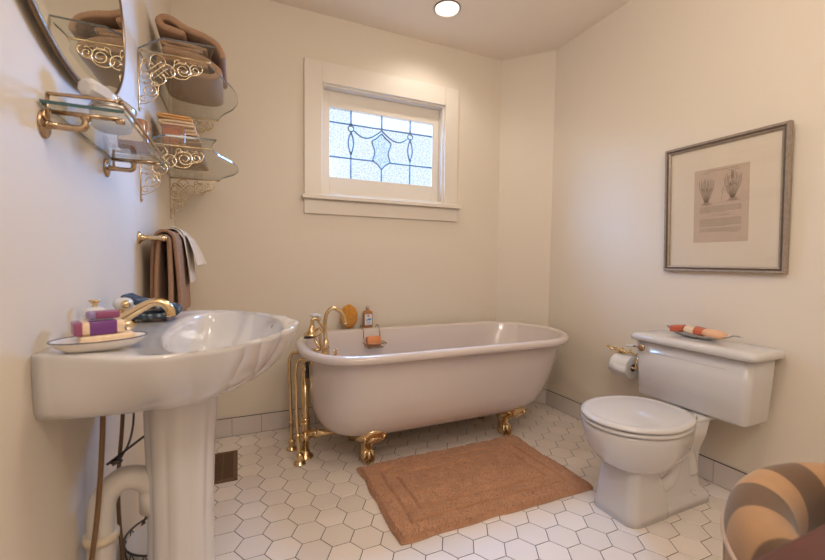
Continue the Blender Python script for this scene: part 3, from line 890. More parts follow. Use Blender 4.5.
# dish with soaps
ang = .40; DC = Vector((.086, .812, .829))
Rz = Matrix.Rotation(ang, 3, 'Z')
def oval(a, b, z, n=40): return [DC+Rz @ Vector((a*.84*math.cos(2*PI*k/n), b*.84*math.sin(2*PI*k/n), z)) for k in range(n)]
sd = thing('soap_dish', DC, 'oval cream ceramic dish with a dark rim line on the near corner of the sink', 'soap dish')
bm = bmesh.new(); rings(bm, [oval(.045, .024, .0025), oval(.056, .032, .0035), oval(.067, .043, .010), oval(.078, .052, .019), oval(.0785, .0525, .0205), oval(.076, .050, .0205), oval(.064, .040, .0130), oval(.05, .028, .0085)])
obj('dish_bowl', bm, mat('cream_glaze', (.80, .73, .66), .15, coat=.5), sd)
bm = bmesh.new(); tube(bm, [p for p in oval(.0785, .0525, .0208, 48)], .0009, 6, closed=True)
obj('rim_line', bm, mat('navy_rim', (.05, .05, .08), .3), sd)
def bar(c, s, rz, bev): 
    bm = bmesh.new(); box(bm, c, s, bev, 3, Matrix.Rotation(rz, 3, 'Z')); return bm
obj('soap_bar', bar(DC+Rz @ Vector((.008, -.006, .0205)), (.074, .036, .014), ang, .003), M['soap_oat'], label='flat oatmeal soap bar at the bottom of the dish on the sink', cat='soap', origin=DC+Vector((0, 0, .0135)))
ws = thing('wrapped_soap', DC+Vector((0, 0, .028)), 'thick cream soap bar in a purple paper band, on the oatmeal bar on the sink', 'soap')
obj('bar', bar(DC+Rz @ Vector((-.002, 0, .0395)), (.066, .035, .021), ang, .004), M['soap_oat'], ws)
obj('paper_band', bar(DC+Rz @ Vector((.002, 0, .0395)), (.037, .0365, .0225), ang, .002), M['purple'], ws)
bm = bar(DC+Rz @ Vector((-.0300, 0, .0395)), (.012, .0365, .0225), ang, .003)
obj('end_wrap', bm, M['purple_red'], ws)
tp = thing('small_wrapped_soap', DC+Vector((0, 0, .0525)), 'small plum and lilac wrapped soap on top of the stack on the sink dish', 'soap')
obj('wrapper', bar(DC+Rz @ Vector((.008, .0, .0597)), (.034, .025, .0125), ang+.12, .003), M['purple_red'], tp)
obj('wrapper_end', bar(DC+Rz @ Vector((-.0125, -.003, .0597)), (.009, .0255, .013), ang+.12, .003), mat('lilac_wrap', (.28, .20, .38), .35), tp)

# folded patterned cloth behind the spout
bm = bmesh.new()
path = [(.05, .841), (.08, .842), (.11, .843), (.14, .845), (.155, .851), (.150, .861), (.12, .866), (.09, .873), (.062, .883), (.05, .890)]
sweep_sheet(bm, [(p.x, p.z) for p in spline([(x, 0, z) for x, z in path], 4)], .014, 1.125, 1.20, 10, .004)
obj('patterned_cloth', bm, M['floral'], label='dark blue floral cloth folded on the far side of the sink faucet', cat='cloth', origin=(.12, 1.16, .832), sub=1)

# ------------------------------------------------------------------ pipes under the sink
tr_ = thing('drain_trap', (.055, .93, 0), 'off-white plastic drain trap curving behind the sink pedestal', 'drain pipe')
bm = bmesh.new()
tube(bm, spline([(.036, .975, .0), (.036, .975, .25), (.036, .975, .40), (.037, .975, .46), (.046, .975, .500), (.074, .980, .523), (.106, .985, .515), (.124, .990, .490), (.127, .992, .46)], 8), .024, 20)
tube(bm, [(.127, .992, .49), (.127, .992, .44)], .028, 20)
obj('trap_pipe', bm, M['plastic_white'], tr_)
bm = bmesh.new(); lathe(bm, [(.024, 0), (.031, .002), (.031, .014), (.024, .016)], (.036, .975, .405), seg=24)
obj('slip_nut', bm, M['plastic_cream'], tr_)
def supply(name, P, r, label, mt, cat='supply tube'):
    bm = bmesh.new(); tube(bm, spline(P, 8), r, 10)
    return obj(name, bm, mt, label=label, cat=cat, origin=P[0])
supply('supply_tube', [(.020, .880, 0), (.026, .885, .20), (.036, .893, .36), (.050, .904, .50), (.058, .910, .62), (.062, .912, .722)], .0045, 'brown water supply tube in front of the drain trap, nearer the left edge', M['hose'])
supply('supply_tube', [(.062, 1.05, 0), (.056, 1.05, .25), (.046, 1.06, .45), (.052, 1.08, .60), (.058, 1.09, .725)], .0042, 'brown water supply tube passing behind the bend of the drain trap', M['hose'])
bm = bmesh.new()
tube(bm, spline([(.075, 1.03, .715), (.085, 1.03, .65), (.082, 1.01, .595), (.066, .99, .560), (.055, .985, .553)], 6), .0022, 6)
tube(bm, [(.046, .985, .556), (.12, .99, .610), (.135, .99, .620)], .0026, 6)
ellipsoid(bm, (.062, .985, .560), (.012, .007, .006), 10, 6)
obj('popup_linkage', bm, M['wire'], label='thin metal pop-up drain linkage rod under the sink', cat='linkage', origin=(.08, 1.0, .60))
# wire basket behind the pedestal
wb = thing('wire_wastebasket', (.10, 1.24, 0), 'black diamond-mesh wastebasket half hidden behind the sink pedestal', 'wastebasket')
bm = bmesh.new(); N_ = 16; rb, rt_, hh = .075, .10, .23
for k in range(N_):
    for s in (-1, 1):
        tube(bm, [Vector((.112+lerp(rb, rt_, i/6)*math.cos(2*PI*(k+s*i*.5)/N_), 1.25+lerp(rb, rt_, i/6)*math.sin(2*PI*(k+s*i*.5)/N_), .005+(hh-.005)*i/6)) for i in range(7)], .0014, 4)
for z, r in ((.005, rb), (hh, rt_)):
    tube(bm, [(.112+r*math.cos(2*PI*k/32), 1.25+r*math.sin(2*PI*k/32), z) for k in range(32)], .003, 6, closed=True)
obj('wire_mesh', bm, M['wire'], wb)
bm = bmesh.new(); lathe(bm, [(.072, .004), (.095, hh-.01), (.0935, hh-.01), (.071, .007)], (.112, 1.25, 0), seg=32, cap0=True)
obj('liner', bm, M['plastic_white'], wb)

# ------------------------------------------------------------------ oval mirror
tl = -.01
MC = Vector((.0075+tl*(1.575-1.33)+.003, 1.0, 1.575))
ex = Vector((0, 1, 0)); ez = Vector((tl, 0, 1)).normalized(); en = ex.cross(ez)
if en.x < 0: en = -en
mr = thing('oval_mirror', MC, 'oval mirror with a thin brass frame high on the left wall', 'mirror')
ma, mb = .366, .252
def mell(a, b, o, n=96): return [MC+ex*(a*math.cos(2*PI*k/n))+ez*(b*math.sin(2*PI*k/n))+en*o for k in range(n)]
bm = bmesh.new(); rings(bm, [mell(ma-.002, mb-.002, -.0), mell(ma, mb, .002), mell(ma, mb, .006), mell(ma-.003, mb-.003, .009), mell(ma-.008, mb-.008, .0085), mell(ma-.008, mb-.008, .0)], loop=True)
obj('mirror_frame', bm, M['brass_dark'], mr)
bm = bmesh.new(); rings(bm, [mell(ma-.0085, mb-.0085, .0), mell(ma-.0085, mb-.0085, .0065), mell(ma-.034, mb-.034, .0082)], cap1=True)
obj('mirror_glass', bm, M['mirror'], mr, smooth=False)

# ------------------------------------------------------------------ small glass shelf with brass rail
sh = thing('glass_wall_shelf', (0, 1.05, 1.237), 'small glass shelf with a brass gallery rail on the left wall under the mirror', 'shelf')
gy0, gy1, gx, gz = .848, 1.275, .118, 1.237
bm = bmesh.new(); box2(bm, (.004, gy0, gz-.003), (gx, gy1, gz+.003), .0006, 1)
for f in bm.faces:
    c = f.calc_center_median(); n_ = f.normal
    if abs(c.z-gz) < .0029: f.material_index = 1
o = obj('glass_shelf', bm, [M['glass'], M['glass_edge']], sh, smooth=False)
bm = bmesh.new(); zr = gz+.020
P = [(.008, gy0+.02, zr), (.09, gy0+.012, zr), (.108, gy0+.022, zr), (.113, gy0+.045, zr), (.113, gy1-.045, zr), (.108, gy1-.022, zr), (.09, gy1-.012, zr), (.008, gy1-.02, zr)]
tube(bm, spline(P, 5), .0032, 10)
tube(bm, [(.008, gy0+.02, zr), (.008, gy0+.02, gz-.03)], .0030, 8); tube(bm, [(.008, gy1-.02, zr), (.008, gy1-.02, gz-.03)], .0030, 8)
obj('gallery_rail', bm, M['brass_old'], sh)
for yy in (gy0+.024, gy1-.055):
    bm = bmesh.new()
    lathe(bm, [(.023, .0), (.023, .002), (.020, .004), (.010, .0055), (.0065, .008), (.0058, .02)], (.0005, yy, 1.206), axis=(1, 0, 0), seg=28)
    tube(bm, spline([(.015, yy, 1.206), (.035, yy, 1.205), (.052, yy, 1.206), (.058, yy, 1.214), (.058, yy, 1.226)], 6), [.0058]*25, 12)
    ellipsoid(bm, (.058, yy, 1.224), (.008, .008, .006), 14, 8)
    tube(bm, [(.012, yy, 1.229), (.105, yy, 1.2295)], [.0042, .0042], 10)
    tube(bm, [(.101, yy, 1.226), (.114, yy, 1.227)], .0055, 10)
    tube(bm, spline([(.006, yy+.001, 1.232), (.001+.004, yy-.010, 1.226), (.006, yy-.013, 1.216), (.010, yy-.008, 1.212)], 5), .0022, 6)
    obj('wall_bracket', bm, M['brass_old'], sh, origin=(0, yy, 1.206))
# items on it
cpp = thing('frosted_jar', (.066, 1.00, gz+.003), 'frosted white glass jar standing on the small glass shelf', 'jar')
zt0 = gz+.0032
bm = bmesh.new()
lathe(bm, [(.026, 0), (.032, .004), (.036, .020), (.037, .045), (.034, .050), (.031, .050), (.033, .044), (.032, .02), (.028, .006)], (.066, 1.00, zt0), seg=32)
obj('jar_body', bm, M['frosted'], cpp)
bm = bmesh.new(); lathe(bm, [(.0375, .002), (.0385, .004), (.0385, .006), (.0375, .008)], (.066, 1.0, zt0+.036), seg=32, cap0=False, cap1=False)
obj('jar_band', bm, M['silver'], cpp)
rz_ = thing('grey_tube', (.058, .965, zt0+.06), 'pale grey and silver handpiece lying across the frosted jar on the small shelf', 'handpiece')
A = Vector((.040, .935, 1.302)); B = Vector((.094, 1.045, 1.294)); dr_ = (B-A).normalized()
bm = bmesh.new()
lathe(bm, [(.010, 0), (.016, .002), (.0185, .008), (.0185, .045), (.017, .05)], A, axis=dr_, seg=8)
obj('handpiece_head', bm, M['grey_plastic'], rz_, smooth=False)
bm = bmesh.new()
lathe(bm, [(.0165, 0), (.0165, .010), (.013, .05), (.010, .07), (.004, .074)], A+dr_*.0505, axis=dr_, seg=20)
obj('handpiece_grip', bm, M['chrome'], rz_)
cj = thing('brown_candle_jar', (.070, 1.175, gz+.003), 'brown glass candle jar at the far end of the small glass shelf', 'candle')
bm = bmesh.new()
rings(bm, [rrect(.072, 1.165, a, a, zt0+z, r) for a, z, r in ((.026, 0, .012), (.030, .003, .014), (.031, .02, .014), (.031, .068, .014), (.029, .072, .013), (.0265, .072, .012), (.0265, .050, .012))])
obj('jar_glass', bm, M['jar'], cj)
bm = bmesh.new(); box2(bm, (.046, 1.1325, zt0+.018), (.094, 1.1337, zt0+.056), .0004, 1); obj('jar_label', bm, M['peach_light'], cj, smooth=False)

# ------------------------------------------------------------------ two towel shelves with scrolled brackets
def scroll_bracket():
    bm = bmesh.new(); L_, V_ = .214, .200
    def P(u, v, dy=0): return (u, dy, -v)
    def cur(pts, r=.0014, closed=False, n=5): tube(bm, [P(p.x, p.z) for p in spline([(a, 0, b) for a, b in pts], n, closed)], r, 5, closed)
    box2(bm, (0, -.006, -.0032), (L_, .006, .0), .0006, 1); box2(bm, (0, -.006, -V_), (.0030, .006, 0), .0006, 1)
    lathe(bm, [(0, 0), (.004, .001), (.003, .003)], (.003, 0, -.193), axis=(1, 0, 0), seg=10)
    uc, vc, R = .056, .054, .044
    for k in range(4):                                       # quatrefoil knot
        a = k*PI/2
        c = (uc+R*.62*math.cos(a), vc+R*.62*math.sin(a))
        cur([(c[0]+R*.50*math.cos(a+PI+j*PI/8), c[1]+R*.50*math.sin(a+PI+j*PI/8)) for j in range(2, 15)], .0023, False, 3)
    for s in (-1, 1):
        for d in (-.42, 0, .42):
            cur([(uc+(-.52+d*.5)*R, vc+s*(-.52-d*.5)*R), (uc+(.52+d*.5)*R, vc+s*(.52-d*.5)*R)], .0017, False, 3)
    def spiral(cu, cv, r0, a0, turns, sgn, r=.0020, m=26):
        cur([(cu+r0*(1-.8*i/m)*math.cos(a0+sgn*turns*2*PI*i/m), cv+r0*(1-.8*i/m)*math.sin(a0+sgn*turns*2*PI*i/m)) for i in range(m)], r, False, 2)
    spiral(.020, .075, .020, -.5, 1.2, 1); spiral(.019, .036, .016, 1.0, 1.1, -1)
    spiral(.030, .128, .025, -2.2, 1.6, 1, .0023); spiral(.014, .158, .012, -1.0, 1.2, -1); spiral(.048, .104, .012, 2, 1.2, 1)
    spiral(.131, .043, .027, -2.6, 1.9, 1, .0024); spiral(.166, .036, .018, -1.2, 1.6, -1, .0022)
    cur([(.092, .050), (.100, .066), (.118, .074), (.140, .070), (.155, .055), (.170, .052), (.185, .040), (.189, .024), (.180, .016)], .0024)
    cur([(.094, .046), (.104, .030), (.106, .015), (.118, .010), (.120, .020), (.134, .022), (.140, .012)], .0021)
    cur([(.150, .012), (.160, .016), (.170, .010)], .0014)
    cur([(.003, .10), (.012, .105), (.020, .100)], .0014); cur([(.003, .175), (.018, .172), (.040, .158), (.054, .138), (.056, .118), (.06, .10)], .0016)
    return bm
def shelf_glass_bm(z):
    fr = spline([(.236, 1.487, 0), (.222, 1.545, 0), (.216, 1.615, 0), (.238, 1.70, 0), (.285, 1.81, 0), (.305, 1.93, 0), (.286, 2.05, 0), (.238, 2.16, 0), (.217, 2.24, 0), (.215, 2.258, 0)], 7)
    pts = [(.003, 1.60), (.088, 1.497)]+[(p.x, p.y) for p in fr]+[(.20, 2.264), (.003, 2.266)]
    bm = bmesh.new(); rings(bm, [[(x, y, z) for x, y in pts], [(x, y, z+.006) for x, y in pts]])
    for f in bm.faces:
        if abs(f.normal.z) < .5 and abs(f.calc_center_median().z-z-.003) < .002: f.material_index = 1
    return bm
br_mesh = None
for zs, lab in ((1.672, 'upper glass towel shelf on scrolled brass brackets, holding the taupe bath towels'), (1.372, 'lower glass shelf on scrolled brass brackets, holding the peach washcloths')):
    ts = thing('bracket_shelf', (0, 1.92, zs), lab, 'shelf', 'glass shelves on scrolled brass brackets')
    g_ = obj('glass_shelf', shelf_glass_bm(zs+.0005), [M['glass'], mat('shelf_edge', (.10, .10, .095), .1, coat=.5)], ts, smooth=False)
    for yb2 in (1.603, 2.248):
        if br_mesh is None:
            br = obj('scroll_bracket', scroll_bracket(), M['brass_light'], None); br_mesh = br.data
        else:
            br = bpy.data.objects.new('scroll_bracket', br_mesh); C.objects.link(br)
        br.parent = ts; br.location = Vector((0.0008, yb2, zs))-Vector(ts.location)

# towels on the shelves
def folded(name, P, th, y0, y1, mt, label, cat='towel', n=6, wob=.004, sd_=0.0, group=None):
    bm = bmesh.new(); sweep_sheet(bm, [(p.x, p.z) for p in spline([(x, 0, z) for x, z in P], n)], th, y0, y1, 14, wob, sd_)
    zmin = min(v.co.z for v in bm.verts)
    return obj(name, bm, mt, label=label, cat=cat, origin=(sum(p[0] for p in P)/len(P), (y0+y1)/2, zmin), sub=1, group=group)
z0 = 1.679
folded('bath_towel', [(.19, z0+.056), (.12, z0+.060), (.05, z0+.060), (.034, z0+.046), (.05, z0+.028), (.12, z0+.0165), (.20, z0+.0165), (.228, z0+.028), (.232, z0+.045), (.218, z0+.060), (.18, z0+.082), (.10, z0+.088), (.05, z0+.090)], .026, 1.785, 2.09, M['towel'], 'thick taupe bath towel folded at the bottom of the stack on the upper shelf', sd_=1)
z1 = z0+.112
folded('bath_towel', [(.175, z1+.002), (.10, z1), (.055, z1+.004), (.044, z1+.015), (.07, z1+.022), (.12, z1+.018), (.19, z1+.012)], .016, 1.80, 2.07, M['towel'], 'flat taupe towel folded inside the upper stack of the towel shelf', sd_=3)
folded('bath_towel', [(.115, z1+.048), (.075, z1+.052), (.045, z1+.060), (.034, z1+.078), (.050, z1+.092), (.080, z1+.088), (.13, z1+.066), (.19, z1+.052), (.228, z1+.032), (.246, z1+.004), (.249, z1-.014)], .025, 1.775, 2.08, M['towel'], 'taupe bath towel rolled over the top of the stack on the upper shelf', sd_=5)
z2 = 1.379
def cloth_stack(z, th, x0_, x1_, y0_, y1_, mt, label, s): 
    folded('washcloth', [(x1_-.01, z+th*1.55), (x0_+.02, z+th*1.6), (x0_+.004, z+th*1.05), (x0_+.02, z+th*.5), (x1_-.02, z+th*.5), (x1_-.003, z+th*.6)], th*.95, y0_, y1_, mt, label, 'washcloth', 4, .003, s, 'washcloths on the lower shelf')
cloth_stack(z2, .022, .03, .178, 1.80, 2.06, M['towel'], 'taupe washcloth at the bottom of the stack on the lower shelf', 1)
cloth_stack(z2+.049, .016, .035, .170, 1.80, 2.02, M['towel'], 'taupe washcloth second from the bottom of the stack on the lower shelf', 2)
cloth_stack(z2+.086, .011, .035, .160, 1.80, 2.0, M['peach_light'], 'pale peach washcloth near the top of the stack on the lower shelf', 3)
cloth_stack(z2+.112, .011, .028, .150, 1.79, 2.0, M['peach_light'], 'cream washcloth under the orange one on the lower shelf', 4)
cloth_stack(z2+.138, .0085, .022, .142, 1.79, 1.99, M['peach'], 'orange washcloth topmost of the stack on the lower shelf', 5)
cb = thing('candle_jar', (.088, 1.725, z2), 'square brown glass candle jar before the washcloths on the lower shelf', 'candle')
bm = bmesh.new()
rings(bm, [rrect(.088, 1.722, a, a, z2+z, r) for a, z, r in ((.034, 0, .008), (.037, .003, .010), (.037, .082, .010), (.034, .086, .009), (.031, .086, .008), (.031, .066, .008))])
obj('jar_glass', bm, M['jar'], cb)
bm = bmesh.new(); box2(bm, (.058, 1.6835, z2+.014), (.104, 1.6848, z2+.070), .0004, 1); obj('jar_label', bm, mat('rust_label', (.42, .16, .08), .6), cb, smooth=False)

# ------------------------------------------------------------------ towel bar
tb = thing('towel_bar', (0, 1.83, 1.05), 'polished brass towel bar on the left wall beyond the sink', 'towel bar')
bm = bmesh.new(); tube(bm, [(.068, 1.552, 1.05), (.068, 2.11, 1.05)], .0065, 14)
obj('bar', bm, M['brass'], tb)
for yy in (1.557, 2.105):
    bm = bmesh.new(); lathe(bm, [(.021, 0), (.021, .003), (.016, .006), (.011, .010), (.008, .020), (.0075, .055), (.0095, .058), (.0105, .068), (.0095, .076), (.004, .080)], (.0005, yy, 1.05), axis=(1, 0, 0), seg=22)
    obj('wall_post', bm, M['brass'], tb, origin=(0, yy, 1.05))
def draped(name, layers, th, mt, label, cat, amp=.012, zt=1.051):
    """cloth hung over the bar in one or more layers: (yA, yB, xb, xf, zb, zf, ph, flare, lift)"""
    bm = bmesh.new(); ny = 34
    prof = [('b', i/12) for i in range(13)]+[('t', i/6) for i in range(7)]+[('f', i/12) for i in range(13)]
    for yA, yB, xb, xf, zb_, zf_, ph, flare, lift in layers:
        ztl = zt+lift
        def pt(kind, t, s, off):
            y = lerp(yA, yB, s)
            if kind == 'b': z = lerp(zb_, ztl, t); x = xb+(.068-.014-lift-xb)*t**4 - off
            elif kind == 't':
                a = PI*(1-t); rr_ = .0145+off+lift; x = .068+rr_*math.cos(a); z = ztl-.006-lift*.5+rr_*math.sin(a)
            else: z = lerp(ztl-.002, zf_, t); x = lerp(.068+.014+lift, xf, t**.7)+off
            k = {'b': (1-t), 't': 0, 'f': t}[kind]; sgn = -1 if kind == 'b' else 1
            fold = math.sin(s*17+ph)*.6+math.sin(s*31+ph*2)*.4
            x += sgn*amp*fold*min(1, k*1.6) + (flare*k*s if kind == 'f' else 0)
            y += .008*math.sin(z*20+ph+s*4)*k
            if kind == 'b': x = max(.006+(th if off < 0 else 0), x)
            return Vector((x, y, z))
        outer = [[pt(k, t, j/ny, th/2) for k, t in prof] for j in range(ny+1)]
        inner_ = [[pt(k, t, j/ny, -th/2) for k, t in prof] for j in range(ny+1)]
        rs_ = [a+b[::-1] for a, b in zip(outer, inner_)]
        m_ = len(prof)
        def rnd_end(r, dy):
            out = []
            for i in range(2*m_):
                p, q = r[i], r[2*m_-1-i]; c = (p+q)/2; v = p.lerp(c, .45); v = Vector((v.x, v.y+dy, v.z)); out.append(v)
            return out
        rs_ = [rnd_end(rs_[0], -th*.3)]+rs_+[rnd_end(rs_[-1], th*.3)]
        V = rings(bm, rs_, False, False)
        for rv in (V[0], V[-1]):
            for i in range(m_-1):
                try: bm.faces.new((rv[i], rv[i+1], rv[2*m_-2-i], rv[2*m_-1-i]))
                except ValueError: pass
    return obj(name, bm, mt, label=label, cat=cat, origin=(.068, layers[0][0]+.1, zt), sub=1)
draped('hand_towel', [(1.575, 1.86, .046, .084, .80, .79, .3, 0, 0), (1.59, 1.88, .030, .112,   .79, .785, 1.9, 0, .013)], .013, M['towel2'],
       'brown terry hand towel hanging on the towel bar with its near edge bunched', 'towel', .0045)
draped('face_cloth', [(1.73, 1.99, .024, .128, .93, .885, 1.4, 0, .025), (1.76, 2.02, .018, .150, .96, .955, .4, .022, .030)], .004, M['cloth_white'],
       'cream face cloth hanging over the brown towel on the towel bar', 'cloth', .005)

# ------------------------------------------------------------------ toilet
TC = 1.06
to = thing('toilet', (1.90, TC, 0), 'white two-piece toilet with its lid closed against the right wall', 'toilet')
def egg(xf, xb, hw, z, sq=2.0, n=64, taper=.0):
    """front (small x) round, back squarer"""
    out = []; xc = xf+hw*1.18
    xc = min(xc, (xf+xb)/2+.02)
    for k in range(n):
        a = 2*PI*k/n; c, s = math.cos(a), math.sin(a)
        if c < 0: x = xc+(xc-xf)*c; y = hw*s
        else:
            e = 2/(sq if sq > 2 else 2.3)
            x = xc+(xb-xc)*abs(c)**e; y = hw*math.copysign(abs(s)**e, s)*(1-taper*max(0, (x-xc)/(xb-xc)))
        out.append((x, TC+y, z))
    return out
bm = bmesh.new(); R_ = []
for z, xf, xb, hw, tp_ in ((.165, 1.69, 1.93, .062, .1), (.185, 1.645, 1.97, .090, .2), (.205, 1.603, 2.0, .118, .3), (.230, 1.572, 2.02, .142, .35), (.262, 1.549, 2.03, .160, .42), (.300, 1.534, 2.04, .171, .45), (.335, 1.528, 2.05, .176, .47), (.352, 1.527, 2.05, .176, .48), (.360, 1.531, 2.05, .173, .48), (.3615, 1.545, 2.04, .156, .5)):
    R_.append(egg(xf, xb, hw, z, 3.0, 72, tp_))
rings(bm, R_)
box2(bm, (1.93, TC-.090, .338), (2.19, TC+.090, .3585), .009, 3)
obj('bowl', bm, M['porcelain'], to)
bm = bmesh.new()
def blk(xf, xb, hw, z, r): return [(x, y, z) for x, y, z in rrect((xf+xb)/2, TC, (xb-xf)/2, hw, z, r, 6)]
rings(bm, [blk(1.616, 1.85, .099, 0, .045), blk(1.618, 1.85, .098, .03, .045), blk(1.628, 1.83, .091, .10, .04), blk(1.640, 1.80, .084, .17, .036), blk(1.650, 1.79, .082, .215, .034), blk(1.66, 1.78, .075, .24, .03)])
rings(bm, [blk(1.72, 2.10, .095, 0, .03), blk(1.72, 2.098, .0945, .035, .03), blk(1.73, 2.085, .085, .048, .03), blk(1.74, 2.075, .068, .062, .03), blk(1.75, 2.065, .062, .14, .03), blk(1.75, 2.065, .070, .22, .03), blk(1.75, 2.07, .088, .28, .03), blk(1.75, 2.08, .094, .345, .03)])
for s in (-1, 1):
    tube(bm, spline([(1.78, TC+s*.045, .13), (1.82, TC+s*.05, .11), (1.87, TC+s*.052, .13), (1.90, TC+s*.05, .19), (1.94, TC+s*.048, .225), (1.99, TC+s*.046, .20), (2.02, TC+s*.044, .12)], 6), .034, 14)
obj('base', bm, M['porcelain'], to)
for s in (-1, 1):
    bm = bmesh.new(); ellipsoid(bm, (1.995, TC+s*.079, .050), (.015, .013, .012), 16, 10); obj('bolt_cap', bm, M['porcelain'], to, origin=(1.995, TC+s*.079, .05))
bm = bmesh.new()
rings(bm, [egg(1.530, 1.945, .176, .3635, 2.6, 72, .1), egg(1.523, 1.95, .182, .367, 2.6, 72, .1), egg(1.522, 1.95, .183, .374, 2.6, 72, .1), egg(1.528, 1.945, .178, .3795, 2.6, 72, .1)])
obj('seat', bm, M['porcelain'], to)
bm = bmesh.new()
rings(bm, [egg(1.530, 1.945, .177, .3825, 2.6, 72, .1), egg(1.521, 1.955, .184, .386, 2.6, 72, .1), egg(1.521, 1.955, .184, .392, 2.6, 72, .1), egg(1.526, 1.95, .180, .3975, 2.6, 72, .1), egg(1.542, 1.93, .165, .4005, 2.6, 72, .1), egg(1.547, 1.925, .160, .3995, 2.6, 72, .1), egg(1.56, 1.90, .14, .4012, 2.6, 72, .1), egg(1.62, 1.84, .08, .403, 2.6, 72, .1)])
obj('lid', bm, M['porcelain'], to)
for s in (-1, 1):
    bm = bmesh.new(); tube(bm, [(1.962, TC+s*.075-.02, .372), (1.962, TC+s*.075+.02, .372)], .0115, 14); box2(bm, (1.95, TC+s*.075-.016, .3590), (1.985, TC+s*.075+.016, .370), .003)
    obj('hinge', bm, M['porcelain'], to, origin=(1.962, TC+s*.075, .37))
bm = bmesh.new()
y0_, y1_ = .826, 1.296
def tk(xf, xb, ya, yb, z, r): return rrect((xf+xb)/2, (ya+yb)/2, (xb-xf)/2, (yb-ya)/2, z, r, 7)
rings(bm, [tk(2.065, 2.205, y0_+.03, y1_-.03, .362, .02), tk(2.052, 2.213, y0_+.016, y1_-.016, .364, .024), tk(2.046, 2.217, y0_+.010, y1_-.010, .374, .026), tk(2.040, 2.222, y0_+.004, y1_-.004, .50, .028), tk(2.034, 2.228, y0_, y1_, .622, .028)])
obj('tank', bm, M['porcelain'], to)
bm = bmesh.new()   # raised front panel bead
tube(bm, [(2.0375, TC+.155, .575), (2.0375, TC-.155, .575)], .0022, 8); tube(bm, spline([(2.0375, TC+.155, .575), (2.0382, TC+.163, .570), (2.0395, TC+.166, .55), (2.0435, TC+.166, .44)], 4), .0018, 8)
obj('tank_bead', bm, M['porcelain'], to)
bm = bmesh.new()
rings(bm, [tk(2.022, 2.238, y0_-.012, y1_+.010, .6225, .026), tk(2.014, 2.244, y0_-.022, y1_+.018, .627, .03), tk(2.013, 2.244, y0_-.023, y1_+.019, .640, .03), tk(2.017, 2.242, y0_-.019, y1_+.015, .650, .03), tk(2.028, 2.236, y0_-.008, y1_+.004, .6555, .03), tk(2.06, 2.21, y0_+.04, y1_-.04, .6570, .03)])
obj('tank_lid', bm, M['porcelain'], to)
bm = bmesh.new()
lathe(bm, [(.0, .0), (.008, 0), (.008, .012), (.0165, .014), (.0175, .018), (.013, .023), (.005, .025)], (2.038, 1.250, .592), axis=(-1, 0, 0), seg=22)
tube(bm, [(2.026, 1.25, .592), (2.024, 1.292, .590)], .0045, 10)
fh = obj('flush_handle', bm, M['brass_old'], to)
bm = bmesh.new(); tube(bm, spline([(2.024, 1.292, .590), (2.023, 1.31, .588), (2.023, 1.330, .584)], 4), [.005, .0055, .006, .0065, .007, .007, .0075, .007, .005], 10)
obj('handle_tip', bm, M['porcelain'], fh)

# soap tray on the tank
ZL = .6572
ty_ = thing('leaf_tray', (2.165, 1.085, ZL), 'tarnished silver leaf-shaped tray holding soaps on the toilet tank lid', 'tray')
bm = bmesh.new()
LT = []
NL = 30
def leafw(t): return .047*max(0, math.sin(PI*t))**.75
for j, (zz, wsc) in enumerate(((.001, .55), (.003, .72), (.012, .95), (.0165, 1.02), (.0165, .97), (.0125, .88), (.006, .66), (.004, .48))):
    ring = []
    for side in (1, -1):
        for i in range(NL):
            t = i/NL if side == 1 else 1-i/NL
            y = 1.235-.285*t; tip = abs(2*t-1)**3
            wv = leafw(t)*wsc*(1+.04*math.sin(t*40))
            z = ZL+zz+tip*.019*(1 if j < 4 else 1)
            cc = 1.0925
            yy = cc+(y-cc)*(.80+.2*wsc if wsc < 1 else 1)
            ring.append((2.165+side*wv+.008*(.5-t), yy, z+ (0 if zz > .01 else tip*.004)))
    LT.append(ring)
rings(bm, LT)
tube(bm, spline([(2.161, .952, ZL+.033), (2.16, .935, ZL+.034), (2.163, .915, ZL+.032)], 4), [.0035, .003, .0028, .0035, .004, .0035, .003, .0028, .002], 8)
ellipsoid(bm, (2.161, .932, ZL+.0345), (.006, .005, .004), 10, 6)
obj('leaf_dish', bm, M['silver'], ty_)
def soap(c, s, rz, rx, mt, label, bev=.006, oval_=False):
    bm = bmesh.new(); rot = Matrix.Rotation(rz, 3, 'Z') @ Matrix.Rotation(rx, 3, 'X')
    if oval_: ellipsoid(bm, c, s, 24, 14, rot, .8)
    else: box(bm, c, s, bev, 3, rot)
    zm = min(v.co.z for v in bm.verts)
    return obj('soap_bar', bm, mt, label=label, cat='soap', origin=(c[0], c[1], zm))
soap((2.160, 1.172, ZL+.0305), (.062, .056, .028), .25, -.12, M['soap_red'], 'brick red soap at the left end of the silver tray on the toilet tank')
soap((2.155, 1.118, ZL+.034), (.080, .042, .024), .45, .32, M['soap_cream'], 'cream soap slab leaning between the two red soaps on the tray')
soap((2.158, 1.078, ZL+.0325), (.072, .044, .030), .45, .2, M['soap_red'], 'brick red soap in the middle of the tray, beside the peach oval soap')
soap((2.158, 1.020, ZL+.029), (.034, .046, .019), .2, .06, M['soap_peach'], 'peach oval soap at the right end of the silver tray', oval_=True)

